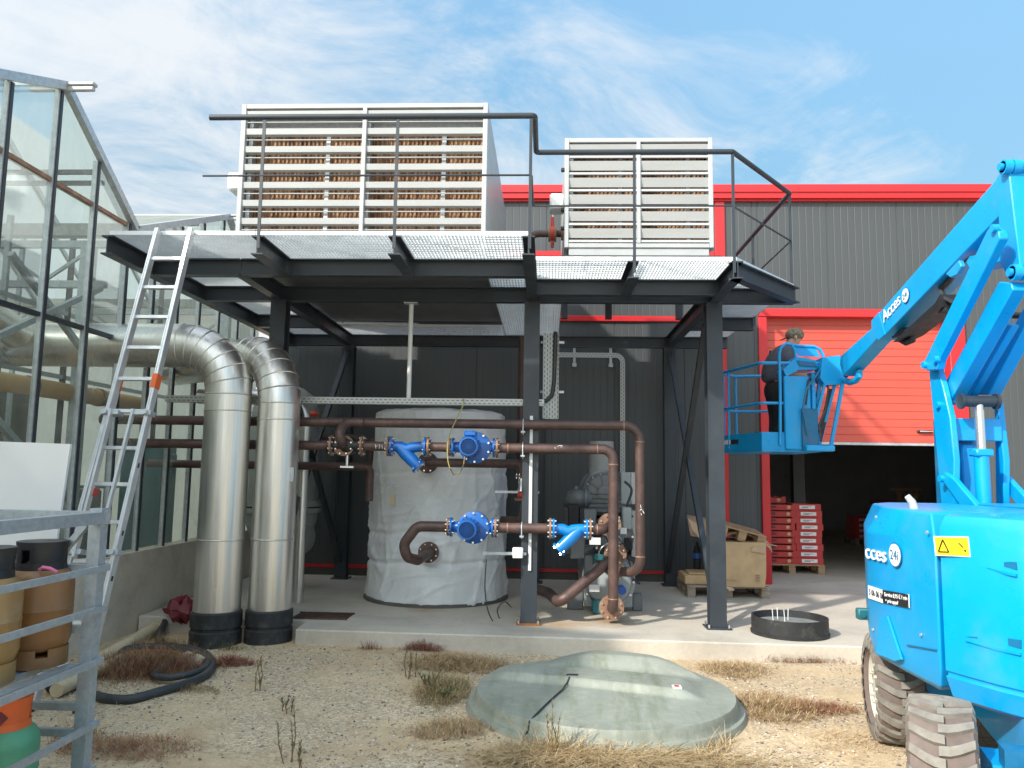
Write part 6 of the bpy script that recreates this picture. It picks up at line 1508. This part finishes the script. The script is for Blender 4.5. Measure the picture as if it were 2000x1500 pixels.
# red crates
def crate_proto(kind, c, sx_, sy_, h):
    t = thing('crate', c, '-', 'crate', 'red crates on the pallet in the doorway')
    x0, y0, z0 = c; b = MB(); w_ = .012
    b.box((x0 - sx_ / 2, y0 - sy_ / 2, z0), (x0 + sx_ / 2, y0 + sy_ / 2, z0 + .012))
    hh = h - (.02 if kind == 'slot' else .004)
    for s_ in (-1, 1):
        b.box((x0 - sx_ / 2, y0 + s_ * (sy_ / 2 - w_ / 2) - w_ / 2, z0 + .0125), (x0 + sx_ / 2, y0 + s_ * (sy_ / 2 - w_ / 2) + w_ / 2, z0 + hh))
        b.box((x0 + s_ * (sx_ / 2 - w_ / 2) - w_ / 2, y0 - sy_ / 2 + w_ + .0005, z0 + .0125), (x0 + s_ * (sx_ / 2 - w_ / 2) + w_ / 2, y0 + sy_ / 2 - w_ - .0005, z0 + hh))
        for q in (-1, 1): b.box((x0 + s_ * (sx_ / 2 - .03) - .029, y0 + q * (sy_ / 2 - .03) - .029, z0 + hh + .0002), (x0 + s_ * (sx_ / 2 - .03) + .029, y0 + q * (sy_ / 2 - .03) + .029, z0 + h - .001))
    b.build('tray', M['crate'], t, smooth=False)
    if kind == 'slot':
        b = MB(); b.prism([(x0 + sx_ * .3 + .028 * math.cos(2 * PI * k / 14), y0 - sy_ / 2 - .003, z0 + h * .45 + .028 * math.sin(2 * PI * k / 14)) for k in range(14)], (0, .0025, 0)); b.build('round_sticker', paint('pale_round_sticker', (.65, .4, .2), .5), t, smooth=False)
        b = MB(); b.box((x0 - sx_ * .3, y0 - sy_ / 2 - .003, z0 + .03), (x0 - sx_ * .05, y0 - sy_ / 2 - .0005, z0 + .065)); b.build('printed_patch', M['bag'], t, smooth=False)
    else:
        b = MB(); b.box((x0 - sx_ * .3, y0 - sy_ / 2 - .003, z0 + .025), (x0 + sx_ * .28, y0 - sy_ / 2 - .0005, z0 + .078)); b.build('paper_label', M['white'], t, smooth=False)
        b = MB(); b.box((x0 - sx_ * .2, y0 - sy_ / 2 - .005, z0 + .04), (x0 + sx_ * .02, y0 - sy_ / 2 - .0032, z0 + .047)); b.box((x0 - sx_ * .2, y0 - sy_ / 2 - .005, z0 + .055), (x0 + sx_ * .15, y0 - sy_ / 2 - .0032, z0 + .06)); b.build('label_print', M['black'], t, smooth=False)
    return t
yc = 12.55
xl0, xr0 = at(1527, 1060, Y=yc).x, at(1581, 1060, Y=yc).x
pallet('pallet', xl0 - .35, xr0 + .22, yc - .02, yc + .78, .15, 'pallet under the red crates just inside the doorway', M['wood'])
H = .103; ords = ['top', 'second from the top', 'third from the top', 'fourth from the top', 'fifth from the top', 'sixth from the top', 'seventh from the top', 'eighth from the top', 'bottom']
pa = crate_proto('slot', V((xl0 - .06, yc + .25, .2935)), .56, .5, H); pb = crate_proto('label', V((xr0, yc + .25, .2935)), .41, .5, H)
for k in range(9):
    jx = [0, .008, -.006, .012, .004, -.01, .006, .0, .01][k]
    a = pa if k == 0 else copy_thing(pa, pa.location + V((jx, random.uniform(-.01, .01), H * k)))
    a['label'] = 'red crate with yellow dot, %s of the stack beside the door jamb' % ords[8 - k]
    c = pb if k == 0 else copy_thing(pb, pb.location + V((-jx * 1.4, random.uniform(-.01, .01), H * k)))
    c['label'] = 'red crate with white label, %s of the stack nearer the open floor' % ords[8 - k]
o = copy_thing(pa, pa.location + V((-.1, .15, H * 9))); o['label'] = 'loose red crate on top of the yellow dotted stack behind the door jamb'
# dim stacks deeper inside
n = 0
pp = crate_proto('label', V((at(1690, 1040, Y=18).x, 18.2, .2935)), .5, .5, .12); pp['group'] = 'crates deep inside the warehouse'; pp['label'] = 'dim crate at the bottom of the leftmost stack deep inside the warehouse'
stk = ('leftmost stack', 'tallest stack', 'second tallest stack', 'shortest stack at the right')
base = pp.location.copy()
for i, (dx, dy, cnt) in enumerate(((0, 0, 4), (.6, .1, 7), (1.25, .2, 5), (1.85, -.2, 3))):
    pallet('pallet', base.x + dx - .27, base.x + dx + .27, 17.9 + dy, 18.5 + dy, .15, 'dim pallet under the %s of crates deep inside the warehouse' % stk[i], M['greywood'], grp='pallets deep inside the warehouse')
    for k in range(cnt):
        if i == 0 and k == 0: continue
        copy_thing(pp, base + V((dx, dy, .12 * k)), 'dim crate, %s in the %s deep inside the warehouse' % (('bottom', 'second from below', 'third from below', 'fourth from below', 'fifth from below', 'sixth from below', 'seventh from below')[k], stk[i]))
b = MB(); p, q = at(1745, 956, Y=17.6), at(1802, 956, Y=17.6); b.box((p.x, 17.55, p.z - .03), (q.x, 17.75, p.z + .03), .005); b.box((p.x + .1, 17.6, .15), (p.x + .18, 17.7, p.z - .031)); b.box((q.x - .18, 17.6, .15), (q.x - .1, 17.7, p.z - .031))
tag(b.build('trestle', M['wood']), 'wooden trestle standing in the dark behind the doorway', 'trestle')

# ================================================================== HOSE, PVC PIPES, BAG, ROCK
def gnd(x, y, up=0): p = at(x, y, Z=up); return V((p.x, p.y, gz(p.x, p.y) + up))
b = MB(); hp_ = [gnd(x, y, .03) for x, y in ((335, 1205), (322, 1225), (312, 1250), (345, 1262), (380, 1268), (405, 1280), (414, 1300), (400, 1322), (360, 1340), (310, 1354), (255, 1364), (205, 1360), (170, 1345), (175, 1320))]
hp_[0].z = .19; hp_[1].z = .1
b.tube(smooth(hp_), .034, 14); ho = tag(b.build('hose', M['hose']), 'thick black hose looped on the gravel in front of the first duct', 'hose')
b = MB(); hp2 = [gnd(x, y, .05) for x, y in ((230, 1290), (240, 1272), (275, 1264), (330, 1262), (372, 1270), (398, 1284), (402, 1302), (380, 1316), (330, 1322), (300, 1316), (330, 1300), (375, 1288))]
b.tube(smooth(hp2), .027, 12); tag(b.build('hose', M['hose']), 'thinner black hose coiled inside the thick hose loop', 'hose')
p, q = gnd(104, 1336, .06), gnd(308, 1224, .06)
b = MB(); ax = (q - p).normalized(); b.tube([p, q], .058, 22, cap=False); b.tube([q - ax * .09, q], .066, 22); b.mat(1).tube([p + ax * .002, p + ax * .3], .052, 20); tag(b.build('drain_pipe', [M['pvc'], M['dark']]), 'cream plastic drain pipe lying along the foot of the greenhouse wall', 'pipe')
p, q = gnd(110, 1346, .05), gnd(238, 1288, .05)
b = MB(); ax = (q - p).normalized(); b.tube([p, q], .05, 20); tag(b.build('drain_pipe', M['pvc']), 'shorter dirty plastic pipe lying before the cream drain pipe', 'pipe')
b = MB(); c = at(356, 1185, Z=.25); rg = []
for i in range(9):
    t_ = -PI / 2 + PI * i / 8; rg.append([V((c.x + .16 * math.cos(t_) * math.cos(a) * (1 + 1.1 * vnoise(a * 2.5, i * 1.3, 2)), c.y + .12 * math.cos(t_) * math.sin(a) * (1 + .9 * vnoise(a * 3, i * 1.7, 4)), .22 + .1 * math.sin(t_) * (1 + 1.2 * vnoise(a * 2.3, 3, 6)) + .09 * vnoise(a * 3, i * 1.4, 5))) for a in [2 * PI * j / 18 for j in range(18)]])
b.loft(rg); tag(b.build('bag', M['bag'], ang=28), 'crumpled maroon bag lying beside the first duct against the greenhouse wall', 'bag')
for i, (x, y, s_) in enumerate(((382, 1296, .085), (366, 1282, .06))):
    b = MB(); c = gnd(x, y, .03); rg = []
    for k in range(9):
        t_ = -PI / 2 + PI * k / 8; rg.append([V((c.x + s_ * 1.2 * math.cos(t_) * math.cos(a) * (1 + .5 * vnoise(a * 1.2 + i, k * .6, 3)), c.y + s_ * math.cos(t_) * math.sin(a), c.z + s_ * .8 * math.sin(t_) * (1 + .4 * vnoise(a, k * .5, 7)))) for a in [2 * PI * j / 16 for j in range(16)]])
    b.loft(rg); tag(b.build('rock', M['stone'], ang=25), ('bigger' if i == 0 else 'smaller') + ' pale rock lying inside the hose loop', 'rock')

# ================================================================== LOOSE STONES
b = MB(); rs = random.Random(3)
octf = [(0, 2, 4), (2, 1, 4), (1, 3, 4), (3, 0, 4), (2, 0, 5), (1, 2, 5), (3, 1, 5), (0, 3, 5)]
cnt = 0
while cnt < 15000:
    y = 2.3 + 5.1 * rs.random() ** 1.2; x = rs.uniform(-.78, .62) * y * .85 
    if x > 3 or x < -4.0: continue
    if math.hypot(x - LC.x, y - LC.y) < 1.02: continue
    dn = vnoise(x * 1.1, y * 1.1, 12) + .5 * vnoise(x * 2.7, y * 2.7, 13)
    if dn < -.1 and rs.random() < .8: continue
    s_ = rs.choice((.004, .005, .005, .006, .007, .009, .012 if rs.random() < .5 else .006)); z = gz(x, y) + s_ * .25
    a = rs.random() * PI; ca_, sa_ = math.cos(a), math.sin(a); ex, ey, ez = s_ * rs.uniform(.8, 1.5), s_ * rs.uniform(.7, 1.1), s_ * rs.uniform(.5, .9)
    b.cur = rs.randrange(4)
    b.add([(x + ca_ * ex, y + sa_ * ex, z), (x - ca_ * ex, y - sa_ * ex, z + ez * .2), (x - sa_ * ey, y + ca_ * ey, z), (x + sa_ * ey, y - ca_ * ey, z - ez * .1), (x, y, z + ez), (x, y, z - ez)], octf); cnt += 1
tag(b.build('loose_gravel', [paint('stone_grey', (.3, .27, .23), .9), paint('stone_cream', (.58, .52, .43), .9), paint('stone_dark', (.15, .13, .115), .9), paint('stone_tan', (.42, .33, .23), .9)], smooth=False, origin=(0, 0, 0)), kind='stuff')

# ================================================================== WEEDS AND DRY GRASS
rw = random.Random(11)
def blade(b, p, h, ax, lean, w_, seg=4, droop=.5):
    p = V(p); d = V((math.cos(ax), math.sin(ax), 0)); s_ = V((-d.y, d.x, 0)); vs = []
    for k in range(seg + 1):
        t = k / seg; q = p + d * (lean * h * t ** 1.3) + V((0, 0, h * (t - droop * lean * t * t * .6))); q.z = max(q.z, gz(q.x, q.y) + .004)
        wk = w_ * (1 - t * .85) / 2; vs += [q - s_ * wk, q + s_ * wk]
    n0 = len(b.v); b.add(vs, [(2 * k, 2 * k + 1, 2 * k + 3, 2 * k + 2) for k in range(seg)])
def clump(name, c, rx, ry, n, h, mats, label, lean=(.2, 1.4), w_=.005, rot=0, hollow=0, twig=0):
    b = MB(); cr, sr = math.cos(rot), math.sin(rot)
    for i in range(n):
        a = rw.random() * 2 * PI; q = rw.random() ** .6 * (1 + 1.1 * rw.random() ** 5); u, v_ = rx * q * math.cos(a), ry * q * math.sin(a)
        x, y = c[0] + u * cr - v_ * sr, c[1] + u * sr + v_ * cr
        if math.hypot(x - LC.x, y - LC.y) < .99 or (y > 7.38 and x > -2.3): continue
        b.cur = rw.randrange(len(mats)); hh = h * rw.uniform(.4, 1.1) * max(.35, 1.1 - .5 * q)
        ax_ = rw.random() * 2 * PI; blade(b, (x, y, gz(x, y) - .005), hh, ax_, rw.uniform(*lean), w_ * rw.uniform(.6, 1.3))
        if twig:
            for k in range(twig):
                t = rw.uniform(.3, .9); blade(b, (x + math.cos(ax_) * hh * .3 * t, y + math.sin(ax_) * hh * .3 * t, gz(x, y) + hh * t * .7), hh * .35, rw.random() * 2 * PI, rw.uniform(.5, 1.6), w_ * .7, 2)
    if not b.v: return None
    return tag(b.build(name, [M[k] for k in mats], smooth=False), label, 'plant', 'dry weeds and grasses on the gravel')
def G(x, y): p = at(x, y, Z=0); return (p.x, p.y)
clump('dry_weed', G(285, 1312), .44, .3, 2600, .25, ['drybrown', 'drytan', 'drybrown', 'redweed'], 'big mound of brown dry weed inside the black hose loop', (.3, 1.6), .004, .2, twig=2)
clump('dry_weed', G(320, 1270), .3, .16, 500, .2, ['drybrown', 'drytan'], 'brown dry weed behind the hose coil near the greenhouse wall', (.3, 1.6), .004, twig=2)
clump('dry_weed', G(375, 1352), .2, .1, 330, .08, ['drybrown', 'drytan', 'greenweed'], 'low brown and green weed just outside the hose loop', (.6, 1.8), .004, twig=1)
clump('red_weed', G(447, 1298), .2, .1, 700, .11, ['redweed', 'redweed', 'drybrown'], 'low red weed at the foot of the first duct', (.5, 1.8), .004, twig=2)
clump('dry_weed', G(452, 1270), .14, .06, 200, .1, ['greenweed', 'drybrown'], 'sparse green weed between the black duct sleeves', (.3, 1.2), .004)
clump('dry_weed', G(240, 1470), .4, .2, 1100, .1, ['drybrown', 'redweed', 'drytan'], 'flat brown weed beside the foot of the cylinder rack', (.7, 1.9), .004, twig=1)
clump('dry_weed', G(150, 1448), .15, .12, 250, .18, ['drytan', 'drybrown'], 'brown stalks standing between the rack and the hose', (.3, 1.2), .004)
clump('red_weed', G(828, 1272), .17, .07, 700, .13, ['redweed', 'redweed', 'drybrown'], 'low red weed at the slab edge left of the tank lid', (.4, 1.7), .004, twig=2)
clump('red_weed', G(722, 1272), .1, .03, 120, .13, ['drybrown', 'redweed'], 'thin brown weed at the slab edge in front of the wrapped tank', (.2, 1.0), .004)
clump('straw_tuft', G(895, 1300), .42, .27, 2600, .13, ['drytan', 'drybrown', 'straw'], 'brown dry grass behind the left side of the tank lid', (.5, 1.8), .004, .1, twig=1)
clump('straw_tuft', G(865, 1350), .2, .36, 2000, .13, ['drytan', 'drybrown', 'straw', 'greenweed'], 'dry grass hugging the left edge of the tank lid', (.4, 1.7), .004, twig=1)
clump('straw_tuft', G(885, 1425), .26, .2, 1100, .11, ['drytan', 'drybrown', 'straw'], 'dry grass at the front left corner of the tank lid', (.5, 1.8), .004, .4, twig=1)
clump('straw_tuft', G(1200, 1482), .78, .16, 3600, .17, ['straw', 'straw', 'drytan'], 'pale straw lying along the front of the tank lid', (1.4, 2.9), .006, .05)
clump('straw_tuft', G(1075, 1470), .26, .1, 200, .26, ['straw', 'straw'], 'tuft of long pale straw at the front of the tank lid', (.4, 1.6), .006)
clump('straw_tuft', G(1370, 1452), .2, .13, 260, .2, ['straw', 'straw', 'drytan'], 'upright pale straw tuft at the front right of the tank lid', (.3, 1.3), .006)
clump('straw_tuft', G(1500, 1385), .34, .34, 1900, .11, ['drytan', 'straw', 'drybrown'], 'flattened straw at the right end of the tank lid', (.7, 2.0), .005, .3, twig=1)
clump('straw_tuft', G(1435, 1310), .3, .3, 1500, .1, ['drytan', 'straw', 'drybrown'], 'dry grass behind the right side of the tank lid', (.6, 1.9), .005, -.5)
clump('red_weed', G(1568, 1290), .4, .1, 1500, .13, ['redweed', 'drybrown', 'drytan'], 'reddish dry weed along the slab edge below the black ring', (.4, 1.6), .004, twig=2)
clump('red_weed', G(1590, 1388), .3, .13, 1000, .09, ['drybrown', 'redweed', 'drytan'], 'brown weed on the gravel left of the lift wheels', (.5, 1.8), .004, twig=2)
clump('straw_tuft', G(1650, 1450), .22, .2, 420, .07, ['straw', 'drytan'], 'thin straw on the gravel beside the front lift wheel', (.8, 2.0), .004)
b = MB()
for i in range(1500):
    y = rw.uniform(2.6, 7.2); x = rw.uniform(-.75, .58) * y * .85
    if math.hypot(x - LC.x, y - LC.y) < 1.03 or vnoise(x * 1.3, y * 1.3, 21) < rw.uniform(-.3, .3): continue
    b.cur = rw.randrange(4); blade(b, (x, y, gz(x, y) + .002), rw.uniform(.02, .06), rw.random() * 2 * PI, rw.uniform(.8, 2.6), .003, 3)
tag(b.build('scattered_stalks', [M[k] for k in ('straw', 'drytan', 'drybrown', 'greenweed')], smooth=False, origin=(0, 0, 0)), kind='stuff')
def sprig(c, h, n, label, lean=.25):
    b = MB()
    for k in range(n):
        a = rw.random() * 2 * PI; ln = lean * rw.uniform(.3, 1.3); hh = h * rw.uniform(.6, 1.1); p = V((c[0] + rw.uniform(-.05, .05), c[1] + rw.uniform(-.04, .04), 0)); p.z = gz(p.x, p.y)
        top = p + V((math.cos(a) * hh * ln, math.sin(a) * hh * ln, hh)); b.cur = 0; md_ = p.lerp(top, .5) + V((rw.uniform(-.02, .02), 0, 0)); b.tube([p, md_, top], [.004, .003, .0015], 6)
        for j in range(26):
            t = rw.uniform(.2, 1); q = (p.lerp(md_, t * 2) if t < .5 else md_.lerp(top, t * 2 - 1)); b.cur = 1 if rw.random() < .75 else 0; blade(b, q, rw.uniform(.02, .05), rw.random() * 2 * PI, rw.uniform(.4, 1.5), .006, 2)
    return tag(b.build('green_weed', [M['drybrown'], M['greenweed']], smooth=False), label, 'plant', 'green weed sprigs')
sprig(G(800, 1325), .24, 4, 'upright green weed sprig near the slab left of the tank lid', .1)
sprig(G(512, 1352), .26, 3, 'thin green sprig on the gravel in front of the second duct', .35)
sprig(G(556, 1392), .1, 3, 'tiny green tuft on the gravel in the middle of the yard', .4)
sprig(G(562, 1496), .26, 3, 'forked green sprig at the bottom edge of the photo', .3)
sprig(G(598, 1510), .22, 2, 'single green stalk right of the forked sprig', .2)
sprig(G(1083, 1478), .3, 4, 'green stalks rising through the straw before the lid cord', .15)
sprig(G(845, 1345), .13, 6, 'bushy low green weed at the left of the tank lid', .6)
sprig(G(870, 1370), .1, 6, 'grey green weed against the left rim of the tank lid', .6)
